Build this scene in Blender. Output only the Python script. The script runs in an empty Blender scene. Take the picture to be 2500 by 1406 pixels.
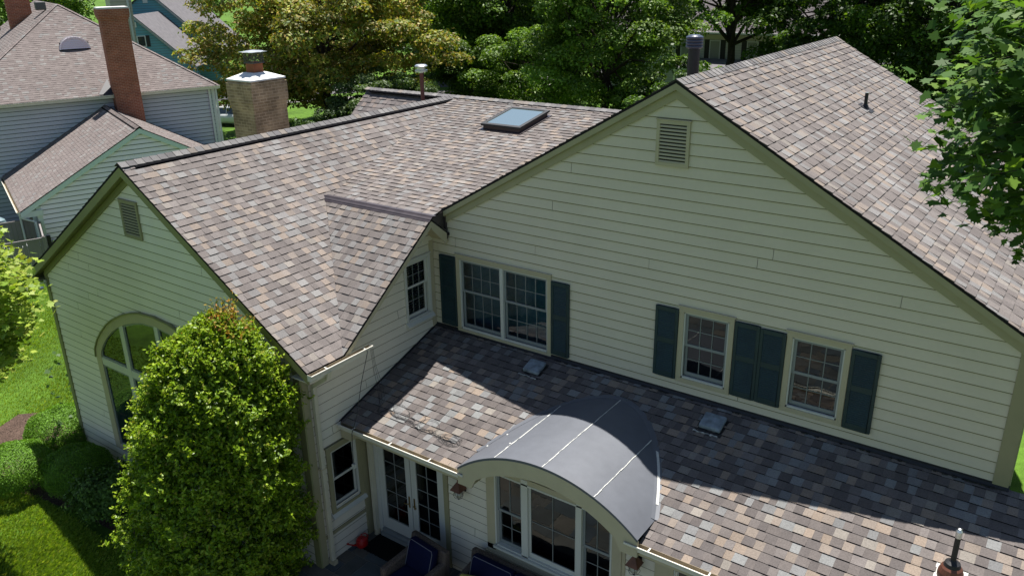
import bpy, math, random
import numpy as np
from mathutils import Vector, Matrix
# ------------------------------------------------------------------ camera, sky, sun, exposure
sc = bpy.context.scene
COL = sc.collection
YAW, PITCH, ROLL = -0.6236, -0.3722, -0.0178
def cam_axes():
    f = Vector((math.sin(YAW)*math.cos(PITCH), math.cos(YAW)*math.cos(PITCH), math.sin(PITCH)))
    rt = Vector((math.cos(YAW), -math.sin(YAW), 0)); up = rt.cross(f)
    c, s = math.cos(ROLL), math.sin(ROLL)
    return c*rt + s*up, -s*rt + c*up, f
cd = bpy.data.cameras.new('camera'); cam = bpy.data.objects.new('camera', cd); COL.objects.link(cam)
r_, u_, f_ = cam_axes()
cam.matrix_world = Matrix(((r_.x, u_.x, -f_.x, 10.3698), (r_.y, u_.y, -f_.y, -11.7335), (r_.z, u_.z, -f_.z, 10.5381), (0, 0, 0, 1)))
cd.sensor_width = 36; cd.lens = 2011.7/2500*36; cd.clip_end = 1500; cd.clip_start = .1
sc.camera = cam
SUN = Vector((-.39, 1, 3.5)).normalized()
w = bpy.data.worlds.new('World'); sc.world = w; w.use_nodes = True
nt = w.node_tree; bg = nt.nodes['Background']; sky = nt.nodes.new('ShaderNodeTexSky'); sky.sky_type = 'NISHITA'
sky.sun_disc = False; sky.dust_density = .6; sky.sun_elevation = math.asin(SUN.z); sky.sun_rotation = math.atan2(SUN.x, SUN.y)
nt.links.new(sky.outputs[0], bg.inputs[0]); bg.inputs[1].default_value = .058
sl = bpy.data.lights.new('sun', 'SUN'); sl.energy = 5.0; sl.angle = math.radians(.5); sl.color = (1, .965, .915)
so = bpy.data.objects.new('sun', sl); COL.objects.link(so); so.rotation_euler = SUN.to_track_quat('Z', 'Y').to_euler()
sc.view_settings.view_transform = 'Standard'; sc.view_settings.look = 'None'
sc.view_settings.exposure = 1.12; sc.view_settings.gamma = 1
sc.render.engine = 'CYCLES'
sc.cycles.transparent_max_bounces = 12; sc.cycles.max_bounces = 7
PI = math.pi
# ------------------------------------------------------------------ materials
def mat(name, col, rough=.7, spec=.5, metal=0, noise=None, bump=None, attr=False, trans=0., coat=0):
    """noise=(scale, amount[, scale2, amount2]) ; bump=(scale,strength,distance)"""
    m = bpy.data.materials.new(name); m.use_nodes = True; n = m.node_tree; b = n.nodes['Principled BSDF']; L = n.links
    b.inputs['Roughness'].default_value = rough; b.inputs['Specular IOR Level'].default_value = spec
    b.inputs['Metallic'].default_value = metal; b.inputs['Coat Weight'].default_value = coat
    tc = n.nodes.new('ShaderNodeTexCoord')
    if attr:
        a = n.nodes.new('ShaderNodeAttribute'); a.attribute_name = 'Col'; out = a.outputs['Color']
    else:
        rgb = n.nodes.new('ShaderNodeRGB'); rgb.outputs[0].default_value = (*col, 1); out = rgb.outputs[0]
    if noise:
        for i in range(0, len(noise), 2):
            nz = n.nodes.new('ShaderNodeTexNoise'); nz.inputs['Scale'].default_value = noise[i]; nz.inputs['Detail'].default_value = 4
            L.new(tc.outputs['Object'], nz.inputs['Vector'])
            mr = n.nodes.new('ShaderNodeMapRange'); mr.inputs[1].default_value = .28; mr.inputs[2].default_value = .72
            mr.inputs[3].default_value = 1-noise[i+1]; mr.inputs[4].default_value = 1+noise[i+1]; L.new(nz.outputs['Fac'], mr.inputs[0])
            mx = n.nodes.new('ShaderNodeVectorMath'); mx.operation = 'SCALE'; L.new(out, mx.inputs[0]); L.new(mr.outputs[0], mx.inputs[3]); out = mx.outputs[0]
    L.new(out, b.inputs['Base Color'])
    if bump:
        nz = n.nodes.new('ShaderNodeTexNoise'); nz.inputs['Scale'].default_value = bump[0]; nz.inputs['Detail'].default_value = 3
        L.new(tc.outputs['Object'], nz.inputs['Vector']); bp = n.nodes.new('ShaderNodeBump'); bp.inputs['Strength'].default_value = bump[1]
        bp.inputs['Distance'].default_value = bump[2]; L.new(nz.outputs['Fac'], bp.inputs['Height']); L.new(bp.outputs[0], b.inputs['Normal'])
    if trans:
        t = n.nodes.new('ShaderNodeBsdfTranslucent'); ms = n.nodes.new('ShaderNodeMixShader'); ms.inputs[0].default_value = trans
        tm = n.nodes.new('ShaderNodeVectorMath'); tm.operation = 'MULTIPLY'; tm.inputs[1].default_value = (1.25, 1.25, .5); L.new(out, tm.inputs[0])
        L.new(tm.outputs[0], t.inputs[0]); L.new(b.outputs[0], ms.inputs[1]); L.new(t.outputs[0], ms.inputs[2])
        L.new(ms.outputs[0], n.nodes['Material Output'].inputs[0])
    return m
def brick_mat(name, c1, c2, mortar, scale=1., bw=.21, bh=.075, ms=.009, stain=.25):
    m = bpy.data.materials.new(name); m.use_nodes = True; n = m.node_tree; b = n.nodes['Principled BSDF']; L = n.links
    b.inputs['Roughness'].default_value = .9; b.inputs['Specular IOR Level'].default_value = .2
    tc = n.nodes.new('ShaderNodeTexCoord'); sp = n.nodes.new('ShaderNodeSeparateXYZ'); L.new(tc.outputs['Object'], sp.inputs[0])
    ad = n.nodes.new('ShaderNodeMath'); ad.operation = 'ADD'; L.new(sp.outputs[0], ad.inputs[0]); L.new(sp.outputs[1], ad.inputs[1])
    cb = n.nodes.new('ShaderNodeCombineXYZ'); L.new(ad.outputs[0], cb.inputs[0]); L.new(sp.outputs[2], cb.inputs[1])
    br = n.nodes.new('ShaderNodeTexBrick'); L.new(cb.outputs[0], br.inputs['Vector']); br.inputs['Scale'].default_value = scale
    br.inputs['Brick Width'].default_value = bw; br.inputs['Row Height'].default_value = bh; br.inputs['Mortar Size'].default_value = ms
    br.inputs['Color1'].default_value = (*c1, 1); br.inputs['Color2'].default_value = (*c2, 1); br.inputs['Mortar'].default_value = (*mortar, 1)
    nz = n.nodes.new('ShaderNodeTexNoise'); nz.inputs['Scale'].default_value = 2.2; nz.inputs['Detail'].default_value = 6; L.new(tc.outputs['Object'], nz.inputs['Vector'])
    mr = n.nodes.new('ShaderNodeMapRange'); mr.inputs[1].default_value = .3; mr.inputs[2].default_value = .7; mr.inputs[3].default_value = 1-stain; mr.inputs[4].default_value = 1+stain; L.new(nz.outputs['Fac'], mr.inputs[0])
    mx = n.nodes.new('ShaderNodeVectorMath'); mx.operation = 'SCALE'; L.new(br.outputs['Color'], mx.inputs[0]); L.new(mr.outputs[0], mx.inputs[3]); L.new(mx.outputs[0], b.inputs['Base Color'])
    bp = n.nodes.new('ShaderNodeBump'); bp.inputs['Strength'].default_value = .6; bp.inputs['Distance'].default_value = .01; bp.invert = True
    L.new(br.outputs['Fac'], bp.inputs['Height']); L.new(bp.outputs[0], b.inputs['Normal'])
    return m
def glass_mat(name, tint, refl_min=.06, ior=1.65):
    m = bpy.data.materials.new(name); m.use_nodes = True; n = m.node_tree; L = n.links; n.nodes.remove(n.nodes['Principled BSDF'])
    g = n.nodes.new('ShaderNodeBsdfGlossy'); g.inputs['Roughness'].default_value = .01; g.inputs['Color'].default_value = (.9, .95, .93, 1)
    t = n.nodes.new('ShaderNodeBsdfTransparent'); t.inputs[0].default_value = (*tint, 1)
    fr = n.nodes.new('ShaderNodeFresnel'); fr.inputs[0].default_value = ior
    tc = n.nodes.new('ShaderNodeTexCoord'); nz = n.nodes.new('ShaderNodeTexNoise'); nz.inputs['Scale'].default_value = 1.1
    L.new(tc.outputs['Object'], nz.inputs['Vector']); bp = n.nodes.new('ShaderNodeBump'); bp.inputs['Strength'].default_value = .12; bp.inputs['Distance'].default_value = .05
    L.new(nz.outputs['Fac'], bp.inputs['Height']); L.new(bp.outputs[0], g.inputs['Normal'])
    mx = n.nodes.new('ShaderNodeMixShader'); L.new(fr.outputs[0], mx.inputs[0]); L.new(t.outputs[0], mx.inputs[1]); L.new(g.outputs[0], mx.inputs[2])
    L.new(mx.outputs[0], n.nodes['Material Output'].inputs[0])
    return m
M = {}
M['shingle'] = mat('roof shingle granules', None, .95, .15, attr=True, noise=(55, .2, 2.4, .09, .45, .08), bump=(220, .35, .004))
M['shingle_edge'] = mat('shingle edge', (.02, .018, .018), .95, .1)
M['siding'] = mat('pale yellow green lap siding', (0.55, 0.49, 0.385), .62, .35, noise=(1.3, .035, 14, .02), bump=(2.2, .35, .02))
M['siding_w'] = mat('pale green lap siding', (0.7, 0.655, 0.535), .62, .35, noise=(1.1, .05, 14, .02), bump=(2.2, .35, .02))
M['siding_c'] = mat('cream lap siding', (0.63, 0.575, 0.475), .62, .35, noise=(1.3, .035, 14, .02), bump=(2.2, .35, .02))
M['edge_y'] = mat('painted lap shade yellow', (0.15, 0.14, 0.07), .8, .2, noise=(3, .3))  # edge colours: shade under each lap, put into the colour of a strip
M['edge_w'] = mat('painted lap shade green', (0.13, 0.14, 0.055), .8, .2, noise=(3, .3))
M['edge_c'] = mat('painted lap shade cream', (0.2, 0.18, 0.135), .8, .2, noise=(3, .3))
M['edge_n'] = mat('painted lap shade vinyl', (0.12, 0.136, 0.144), .8, .2)
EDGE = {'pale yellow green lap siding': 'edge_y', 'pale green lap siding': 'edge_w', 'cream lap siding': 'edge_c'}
M['trim'] = mat('khaki painted trim', (0.265, 0.24, 0.14), .6, .35, noise=(3, .05))
M['rake'] = mat('khaki rake board', (.30, .275, .165), .6, .3, noise=(3, .05))
M['trim_w'] = mat('olive painted trim', (0.2108, 0.2077, 0.093), .6, .35, noise=(3, .05))
M['trim_l'] = mat('tan window trim', (0.4, 0.35, 0.235), .55, .4, noise=(4, .04))
M['white'] = mat('white frame', (0.5084, 0.5002, 0.451), .45, .5)
M['greyframe'] = mat('pale grey sash', (0.195, 0.21, 0.21), .5, .5)
M['muntin'] = mat('grey muntin', (0.17, 0.18, 0.175), .5, .4)
M['blackvent'] = mat('matt black ridge vent', (.004, .004, .005), .9, .05)
M['shutter'] = mat('dark green shutter', (0.011, 0.029, 0.033), .5, .4, noise=(6, .15))
M['flash'] = mat('dark bronze flashing', (0.036, 0.027, 0.0288), .4, .6, noise=(5, .3))
M['blackfl'] = mat('black flashing', (.012, .012, .015), .6, .4)
M['black'] = mat('black rubber', (.013, .013, .014), .55, .4, noise=(20, .2))
M['gutter'] = mat('white gutter', (0.544, 0.52, 0.448), .45, .5, noise=(5, .06))
M['gutter_in'] = mat('dirty gutter inside', (0.216, 0.174, 0.114), .8, .3, noise=(4, .35))
M['down'] = mat('cream downspout', (0.496, 0.456, 0.344), .5, .4, noise=(3, .08))
M['metalroof'] = mat('grey sheet metal', (0.09, 0.096, 0.11), .55, .3, noise=(1.1, .07, 7, .05), bump=(1.3, .25, .05))
M['sealant'] = mat('white sealant', (0.42, 0.42, 0.39), .7, .3, noise=(30, .15))
M['glass'] = glass_mat('window glass', (.55, .62, .62))
M['glass_dark'] = glass_mat('dark screened glass', (.52, .68, .76))
M['room'] = mat('dark room', (0.028, 0.024, 0.0208), .9, .2, noise=(1.2, .7))
M['roomblue'] = mat('blue grey backing', (0.13, 0.2, 0.235), .9, .2, noise=(1.5, .3))  # even blue grey colour close behind the panes
M['backing'] = mat('dark teal backing', (.03, .055, .07), .9, .2, noise=(2, .3))
M['roomtan'] = mat('room beyond glass', (0.08, 0.068, 0.052), .9, .2, noise=(.9, .6))
M['blind'] = mat('white blind', (0.385, 0.385, 0.364), .6)
M['stone_ch'] = brick_mat('weathered brick', (0.3523, 0.252, 0.1465), (0.2349, 0.1663, 0.099), (0.4228, 0.3125, 0.198), stain=.35, bw=.22, bh=.08)
M['brick'] = brick_mat('red brick', (0.3078, 0.0945, 0.051), (0.2187, 0.0693, 0.042), (0.3726, 0.2142, 0.156), stain=.2)
M['terracotta'] = mat('terracotta flue', (0.252, 0.09, 0.042), .85, .2, noise=(6, .15))
M['cap'] = mat('white mortar cap', (0.595, 0.595, 0.578), .8, .3, noise=(5, .12))
M['galv'] = mat('galvanised steel', (.55, .56, .56), .35, .5, metal=.9, noise=(8, .15))
M['mesh'] = mat('dark wire mesh', (.08, .08, .075), .6, .4)
M['redpipe'] = mat('rusty red pipe', (0.132, 0.051, 0.042), .7, .3, noise=(8, .2))
M['copper'] = mat('weathered copper', (0.124, 0.0465, 0.0279), .5, .5, metal=.3, noise=(9, .3))
M['ngrey'] = mat('grey blue vinyl siding', (0.44, 0.45, 0.5), .55, .4, noise=(1, .04))
M['ngreen'] = mat('grey green vinyl siding', (0.8, 0.69, 0.79), .55, .4, noise=(1, .04))
M['nwhite'] = mat('white trim', (0.528, 0.544, 0.544), .5, .4)
M['teal'] = mat('teal siding', (0.11, 0.29, 0.36), .6, .4, noise=(1, .05))
M['fence'] = mat('taupe vinyl fence', (0.186, 0.1674, 0.1612), .6, .4, noise=(3, .05))
M['farroof'] = mat('distant grey roof', (0.135, 0.1275, 0.1325), .9, .1, noise=(3, .15, 20, .1))
M['creamfar'] = mat('distant cream wall', (0.406, 0.378, 0.294), .7)
M['bark'] = mat('bark', (0.042, 0.033, 0.027), .95, .1, noise=(6, .4), bump=(14, .8, .03))
M['leaf'] = mat('leaf', None, .5, .25, attr=True, trans=.38)
M['leafgloss'] = mat('glossy leaf', None, .42, .28, attr=True, trans=.36)
M['mapleleaf'] = mat('maple leaf', None, .55, .14, attr=True, trans=.4)
M['leafmat'] = mat('matte leaf', None, .6, .3, attr=True, trans=.3)
M['grass'] = mat('lawn', (0.06, 0.12, 0.012), .9, .15, noise=(.35, .35, 3.5, .25, 40, .3), bump=(60, .7, .03))
M['blade'] = mat('grass blade', None, .55, .3, attr=True, trans=.35)
M['mulch'] = mat('mulch', (0.075, 0.05, 0.038), .95, .1, noise=(30, .6, 3, .2), bump=(40, 1, .04))
M['asphalt'] = mat('asphalt', (0.08, 0.0775, 0.08), .9, .2, noise=(2, .1, 60, .15))
M['concrete'] = mat('concrete', (0.231, 0.22, 0.2035), .9, .2, noise=(2, .1, 30, .08))
M['mortar'] = mat('patio joint', (0.165, 0.154, 0.132), .95, .1)
M['flag'] = mat('bluestone flag', None, .75, .3, attr=True, noise=(2.5, .2, 30, .1))
M['carpaint'] = mat('white car paint', (0.54, 0.555, 0.57), .25, .5, coat=.6)
M['carglass'] = mat('car glass', (.02, .03, .04), .06, .8)
M['navy'] = mat('navy cushion', (0.003, 0.005, 0.028), .85, .15, noise=(4, .2), bump=(60, .3, .004))
M['piping'] = mat('grey piping', (0.12, 0.12, 0.144), .8)
M['wicker'] = mat('brown wicker', (0.084, 0.063, 0.051), .75, .3, noise=(50, .6), bump=(90, 1, .01))
M['yellow'] = mat('yellow fabric', (0.2925, 0.273, 0.065), .85, .2)
M['red'] = mat('red plastic', (0.33, 0.0072, 0.0072), .35, .5)
M['mat'] = mat('black doormat', (.008, .008, .008), .95, .1, bump=(200, 1, .01))
M['cable'] = mat('black cable', (.03, .03, .032), .6, .3)
M['brass'] = mat('brass', (0.32, 0.224, 0.08), .35, .5, metal=.9)
M['ventbox'] = mat('weathered plastic vent', (0.156, 0.186, 0.21), .6, .4, noise=(9, .45))
M['lampglass'] = mat('lantern glass', (.35, .33, .27), .2, .5)
M['warm'] = mat('brass ceiling lamp', (.75, .5, .2), .4, .5)
M['tarp'] = mat('blue grey tarp', (0.12, 0.18, 0.198), .6, .4, noise=(4, .4))
# ------------------------------------------------------------------ mesh helpers
def tag(o, label=None, cat=None, group=None, kind=None):
    if label: o['label'] = label
    if cat: o['category'] = cat
    if group: o['group'] = group
    if kind: o['kind'] = kind
    return o
def thing(name, label, cat, loc=(0, 0, 0), rz=0, group=None):
    o = bpy.data.objects.new(name, None); COL.objects.link(o); o.location = loc; o.rotation_euler = (0, 0, rz); o.empty_display_size = .2
    return tag(o, label, cat, group)
def link(name, me, parent=None, loc=None):
    o = bpy.data.objects.new(name, me); COL.objects.link(o)
    if parent is not None: o.parent = parent
    if loc is not None: o.location = loc
    return o
class MB:
    def __init__(s): s.v = []; s.f = []; s.c = []; s.m = []
    def face(s, pts, col=(1, 1, 1), mi=0):
        b = len(s.v); s.v += [tuple(p) for p in pts]; s.f.append(tuple(range(b, b+len(pts)))); s.c.append(col); s.m.append(mi)
    def box(s, x0, x1, y0, y1, z0, z1, T=None, mi=0, col=(1, 1, 1)):
        P = [(x, y, z) for z in (z0, z1) for y in (y0, y1) for x in (x0, x1)]
        if T: P = [T(p) for p in P]
        for q in ((0, 2, 3, 1), (4, 5, 7, 6), (0, 1, 5, 4), (2, 6, 7, 3), (0, 4, 6, 2), (1, 3, 7, 5)): s.face([P[i] for i in q], col, mi)
    def prism(s, prof, a, b, T=None, mi=0, col=(1, 1, 1)):
        """prof: list of (p,q); extruded a->b along third axis; T maps (p,q,t)"""
        T = T or (lambda p: p)
        A = [T((p, q, a)) for p, q in prof]; B = [T((p, q, b)) for p, q in prof]
        s.face(A, col, mi); s.face(B[::-1], col, mi)
        for i in range(len(prof)):
            j = (i+1) % len(prof); s.face([A[i], B[i], B[j], A[j]], col, mi)
    def tube(s, pts, rad, n=8, caps=True, mi=0, col=(1, 1, 1)):
        pts = [Vector(p) for p in pts]; rad = rad if isinstance(rad, (list, tuple)) else [rad]*len(pts); rings = []
        for i, p in enumerate(pts):
            d = (pts[min(i+1, len(pts)-1)]-pts[max(i-1, 0)]).normalized(); a = d.orthogonal().normalized() if i == 0 else (pa - d*pa.dot(d)).normalized()
            pa = a; b = d.cross(a); rings.append([p+(a*math.cos(2*PI*k/n)+b*math.sin(2*PI*k/n))*rad[i] for k in range(n)])
        for i in range(len(rings)-1):
            for k in range(n):
                l = (k+1) % n; s.face([rings[i][k], rings[i][l], rings[i+1][l], rings[i+1][k]], col, mi)
        if caps: s.face(rings[0][::-1], col, mi); s.face(rings[-1], col, mi)
    def lathe(s, prof, c=(0, 0, 0), n=20, mi=0, col=(1, 1, 1), T=None):
        T = T or (lambda p: p)
        R = [[T((c[0]+r*math.cos(2*PI*k/n), c[1]+r*math.sin(2*PI*k/n), c[2]+z)) for k in range(n)] for r, z in prof]
        for i in range(len(R)-1):
            for k in range(n):
                l = (k+1) % n; s.face([R[i][k], R[i][l], R[i+1][l], R[i+1][k]], col, mi)
        if prof[0][0] > 1e-4: s.face(R[0][::-1], col, mi)
        if prof[-1][0] > 1e-4: s.face(R[-1], col, mi)
    def build(s, name, mats, parent=None, smooth=False, attr=False, bevel=0, weld=False):
        me = bpy.data.meshes.new(name); me.from_pydata(s.v, [], s.f); mats = mats if isinstance(mats, (list, tuple)) else [mats]
        for m in mats: me.materials.append(m)
        if len(mats) > 1: me.polygons.foreach_set('material_index', s.m)
        if attr:
            a = me.color_attributes.new('Col', 'FLOAT_COLOR', 'CORNER'); arr = []
            for f, c in zip(s.f, s.c): arr += [c[0], c[1], c[2], 1]*len(f)
            a.data.foreach_set('color', arr)
        if smooth: me.polygons.foreach_set('use_smooth', [True]*len(me.polygons))
        me.update(); o = link(name, me, parent)
        if weld or bevel:
            import bmesh
            bm = bmesh.new(); bm.from_mesh(me); bmesh.ops.remove_doubles(bm, verts=bm.verts, dist=1e-5); bmesh.ops.recalc_face_normals(bm, faces=bm.faces); bm.to_mesh(me); bm.free()
        if bevel:
            b = o.modifiers.new('bevel', 'BEVEL'); b.width = bevel; b.segments = 2; b.limit_method = 'ANGLE'; b.angle_limit = math.radians(40)
        return o
class Fr:
    """wall frame: u along wall, v up, n outward"""
    def __init__(s, O, U, V, N=None):
        s.O = Vector(O); s.U = Vector(U).normalized(); s.V = Vector(V).normalized(); s.N = Vector(N).normalized() if N else s.U.cross(s.V)
    def __call__(s, p): return s.O + s.U*p[0] + s.V*p[1] + s.N*p[2]
    def box(s, mb, u0, u1, v0, v1, n0, n1, mi=0, col=(1, 1, 1)): mb.box(u0, u1, v0, v1, n0, n1, T=s, mi=mi, col=col)
def clip(poly, a, b, c):
    """keep a*x+b*y<=c"""
    out = []
    for i in range(len(poly)):
        p = poly[i]; q = poly[(i+1) % len(poly)]; dp = a*p[0]+b*p[1]-c; dq = a*q[0]+b*q[1]-c
        if dp <= 0: out.append(p)
        if (dp < 0 < dq) or (dq < 0 < dp):
            t = dp/(dp-dq); out.append((p[0]+t*(q[0]-p[0]), p[1]+t*(q[1]-p[1])))
    return out
def clip_convex(poly, conv):
    n = len(conv); area = sum(conv[i][0]*conv[(i+1) % n][1]-conv[(i+1) % n][0]*conv[i][1] for i in range(n)); sg = 1 if area > 0 else -1
    for i in range(n):
        if len(poly) < 3: return []
        p = conv[i]; q = conv[(i+1) % n]; nx, ny = sg*(q[1]-p[1]), -sg*(q[0]-p[0]); poly = clip(poly, nx, ny, nx*p[0]+ny*p[1])
    return poly if len(poly) >= 3 else []
def siding(name, fr, polys, material, parent, holes=(), exp=.178, phase=0., out=.017, joints=True, seed=1, gap=.007, edge=.011):
    R = random.Random(seed); mb = MB()
    us = [p[0] for po in polys for p in po]; vs = [p[1] for po in polys for p in po]; u0, u1, v0, v1 = min(us), max(us), min(vs), max(vs)
    k = math.floor((v0-phase)/exp)
    while phase+k*exp < v1:
        a = phase+k*exp; b = a+exp; k += 1
        segs = []
        js = sorted([u0]+([R.uniform(u0, u1)] if joints and R.random() < .8 and u1-u0 > 3 else [])+[u1])
        for i in range(len(js)-1): segs.append((js[i]+(gap/2 if i else 0), js[i+1]-(gap/2 if i < len(js)-2 else 0), a, b))
        for (hu0, hu1, hv0, hv1) in holes:
            ns = []
            for (s0, s1, t0, t1) in segs:
                if hu1 <= s0 or hu0 >= s1 or hv1 <= t0 or hv0 >= t1: ns.append((s0, s1, t0, t1)); continue
                if t0 < hv0: ns.append((s0, s1, t0, hv0))
                if t1 > hv1: ns.append((s0, s1, hv1, t1))
                m0, m1 = max(t0, hv0), min(t1, hv1)
                if s0 < hu0: ns.append((s0, hu0, m0, m1))
                if s1 > hu1: ns.append((hu1, s1, m0, m1))
            segs = ns
        off = lambda v: .003 + (out-.003)*(b-v)/exp
        for (s0, s1, t0, t1) in segs:
            for po in polys:
                q = clip_convex([(s0, t0), (s1, t0), (s1, t1), (s0, t1)], po)
                if not q: continue
                if t0 == a:   # dark strip painting the lap shadow along every board's lower edge
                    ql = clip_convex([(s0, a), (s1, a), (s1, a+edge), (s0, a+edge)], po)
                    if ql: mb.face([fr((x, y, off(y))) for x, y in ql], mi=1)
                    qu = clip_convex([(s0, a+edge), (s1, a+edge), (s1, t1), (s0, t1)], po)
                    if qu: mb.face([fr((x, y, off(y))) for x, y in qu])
                else: mb.face([fr((x, y, off(y))) for x, y in q])
                for i in range(len(q)):
                    p1, p2 = q[i], q[(i+1) % len(q)]
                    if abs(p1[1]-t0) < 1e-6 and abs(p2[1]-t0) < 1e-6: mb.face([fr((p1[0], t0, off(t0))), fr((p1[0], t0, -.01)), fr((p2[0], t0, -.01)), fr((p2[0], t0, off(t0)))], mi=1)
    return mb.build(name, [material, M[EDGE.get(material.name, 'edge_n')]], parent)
PAL_A = [((0.0987, 0.0861, 0.08064), 5.0), ((0.0819, 0.07224, 0.0693), 3.0), ((0.135, 0.12, 0.1125), 2.4), ((0.212, 0.167, 0.1298), 1.7), ((0.1828, 0.151, 0.1245), 1.7), ((0.1723, 0.1776, 0.1749), 1.6), ((0.1458, 0.1484, 0.1484), 1.8), ((0.1961, 0.1776, 0.1537), .9)]
PAL_N = [((0.15, 0.125, 0.1175), 5), ((0.1375, 0.115, 0.1075), 3), ((0.165, 0.14, 0.13), 2.5), ((0.185, 0.175, 0.165), .7), ((0.155, 0.15, 0.145), .5)]
def shingles(name, fr, poly, parent, pal=PAL_A, seed=3, exp=.161, wmin=.10, wmax=.195, raise_=.017, slab=.035, blend=.0, var=.05):
    """fr: u along the eave, v up the slope, n out; poly list of convex polygons in (u,v)"""
    R = random.Random(seed); mb = MB(); cols = [c for c, _ in pal]; ws = [x for _, x in pal]
    polys = poly if isinstance(poly[0][0], (tuple, list)) else [poly]
    for po in polys:
        mb.prism(po, -slab, .001, T=fr, mi=1)
    us = [p[0] for po in polys for p in po]; vs = [p[1] for po in polys for p in po]; u0, u1, v0, v1 = min(us), max(us), min(vs), max(vs)
    k = 0; prev = None
    while v0+k*exp < v1:
        a = v0+k*exp; b = a+exp; u = u0-R.random()*.3; last = None; wob = R.uniform(-.004, .004); up = False
        while u < u1:
            wdt = R.uniform(wmin, wmax); c = R.choices(cols, ws)[0]
            if last is c or (last is not None and sum(last) > .86 and sum(c) > .86 and R.random() < .6): c = cols[0] if last is not cols[0] else cols[1]
            last = c
            g = 1+R.uniform(-var, var)*2; c = tuple((x*(.8-blend)+y_*(.2+blend))*g*(1+.25*blend) for x, y_ in zip(c, (.133, .117, .109)))
            up = (not up) if R.random() < .82 else up
            h = raise_ if up else raise_*.45
            drop = 0. if up else .010
            q0 = [(u, a+wob-(.0 if up else -.0)), (u+wdt, a+wob), (u+wdt, b+.004), (u, b+.004)]
            for po in polys:
                q = clip_convex(q0, po)
                if not q: continue
                hn = lambda v: .003+h*max(0, min(1, (b-v)/exp))
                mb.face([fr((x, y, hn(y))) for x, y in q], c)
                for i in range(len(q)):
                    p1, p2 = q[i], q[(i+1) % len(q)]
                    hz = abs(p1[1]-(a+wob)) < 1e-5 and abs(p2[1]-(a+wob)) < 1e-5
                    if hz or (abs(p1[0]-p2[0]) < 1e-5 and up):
                        dk = (.006, .006, .006) if hz else tuple(x*.5 for x in c)  # edge faces blackened in colour to deepen the course shadow lines
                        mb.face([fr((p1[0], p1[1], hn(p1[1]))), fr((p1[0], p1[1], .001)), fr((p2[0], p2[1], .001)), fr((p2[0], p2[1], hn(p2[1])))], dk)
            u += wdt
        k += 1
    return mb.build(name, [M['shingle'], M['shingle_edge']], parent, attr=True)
def ridge_cap(name, A, B, n1, n2, w, parent, pal, seed=1, step=.161, lift=.042, vent=True, vside=(1, 1)):
    """folded cap shingles along A->B; n1,n2: unit downslope directions on each side"""
    R = random.Random(seed); A = Vector(A); B = Vector(B); d = (B-A); L = d.length; d.normalize(); n1 = Vector(n1).normalized(); n2 = Vector(n2).normalized(); mb = MB()
    up = Vector((0, 0, 1)); t = 0
    while t < L:
        e = min(L, t+step+.05); c = R.choices([x for x, _ in pal], [x for _, x in pal])[0]; g = R.uniform(.85, 1.1); c = tuple(x*g for x in c)
        l0 = lift+.014; l1 = lift+.002
        for n in (n1, n2):
            p0 = A+d*t; p1 = A+d*e
            q = [p0+up*l0, p1+up*l1, p1+n*w+up*l1, p0+n*w+up*l0]
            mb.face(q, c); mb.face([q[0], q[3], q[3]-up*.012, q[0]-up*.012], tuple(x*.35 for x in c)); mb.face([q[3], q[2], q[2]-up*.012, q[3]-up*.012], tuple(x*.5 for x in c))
        t += step
    o = mb.build(name, M['shingle'], parent, attr=True)
    if vent:
        vb = MB()
        for n, s in ((n1, vside[0]), (n2, vside[1])):
            if not s: continue
            p0 = A+d*.25; p1 = B-d*.02; w2 = w+.048
            P = [p0+up*.002, p1+up*.002, p1+n*w2+up*.002, p0+n*w2+up*.002]; Q = [p+up*(lift-.004) for p in P]
            vb.face(Q); vb.face([P[3], P[2], Q[2], Q[3]]); vb.face([P[0], P[3], Q[3], Q[0]]); vb.face([P[1], Q[1], Q[2], P[2]])
        vb.build('ridge_vent', M['blackvent'], parent)
    return o
PAL_RIDGE = [((0.135, 0.13, 0.1275), 3), ((0.16, 0.1525, 0.1475), 2), ((0.11, 0.105, 0.105), 2), ((0.165, 0.145, 0.1275), .8)]
def gutter(name, P, Q, out, parent, w=.12, h=.115, ends=(1, 1), hang=.9, fasc=None):
    """open K gutter: P,Q back-top corners, out = outward dir"""
    P = Vector(P); Q = Vector(Q); d = (Q-P); L = d.length; d.normalize(); o = Vector(out).normalized(); up = Vector((0, 0, 1)); mb = MB()
    T = lambda p: P+o*p[0]+up*p[1]+d*p[2]
    t = .006
    mb.prism([(w-.045, -h), (w-.04, -h*.62), (w, -h*.22), (w, 0), (w-.018, 0), (w-.018, -.008), (w-.009, -.008), (w-.009, -h*.22), (w-.048, -h*.6), (w-.052, -h+t), (w-.052, -h)], 0, L, T=T)
    mb.prism([(.004, -h), (w-.052, -h), (w-.052, -h+t), (.004, -h+t)], 0, L, T=T, mi=1)
    mb.prism([(.004, -h+t), (.010, -h+t), (.010, -.012), (.004, -.012)], 0, L, T=T, mi=1)
    prof = [(.004, -h), (w-.045, -h), (w-.04, -h*.62), (w, -h*.22), (w, 0), (.004, 0)]
    if ends[0]: mb.prism(prof, -.004, .0, T=T)
    if ends[1]: mb.prism(prof, L, L+.004, T=T)
    g = mb.build(name, [M['gutter'], M['gutter_in']], parent)
    if hang:
        k = hang*.4; hb = MB()
        while k < L: hb.box(.008, w-.012, -.016, -.010, k, k+.022, T=T); k += hang
        hb.build('hanger', M['white'], g)
    return g
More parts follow.
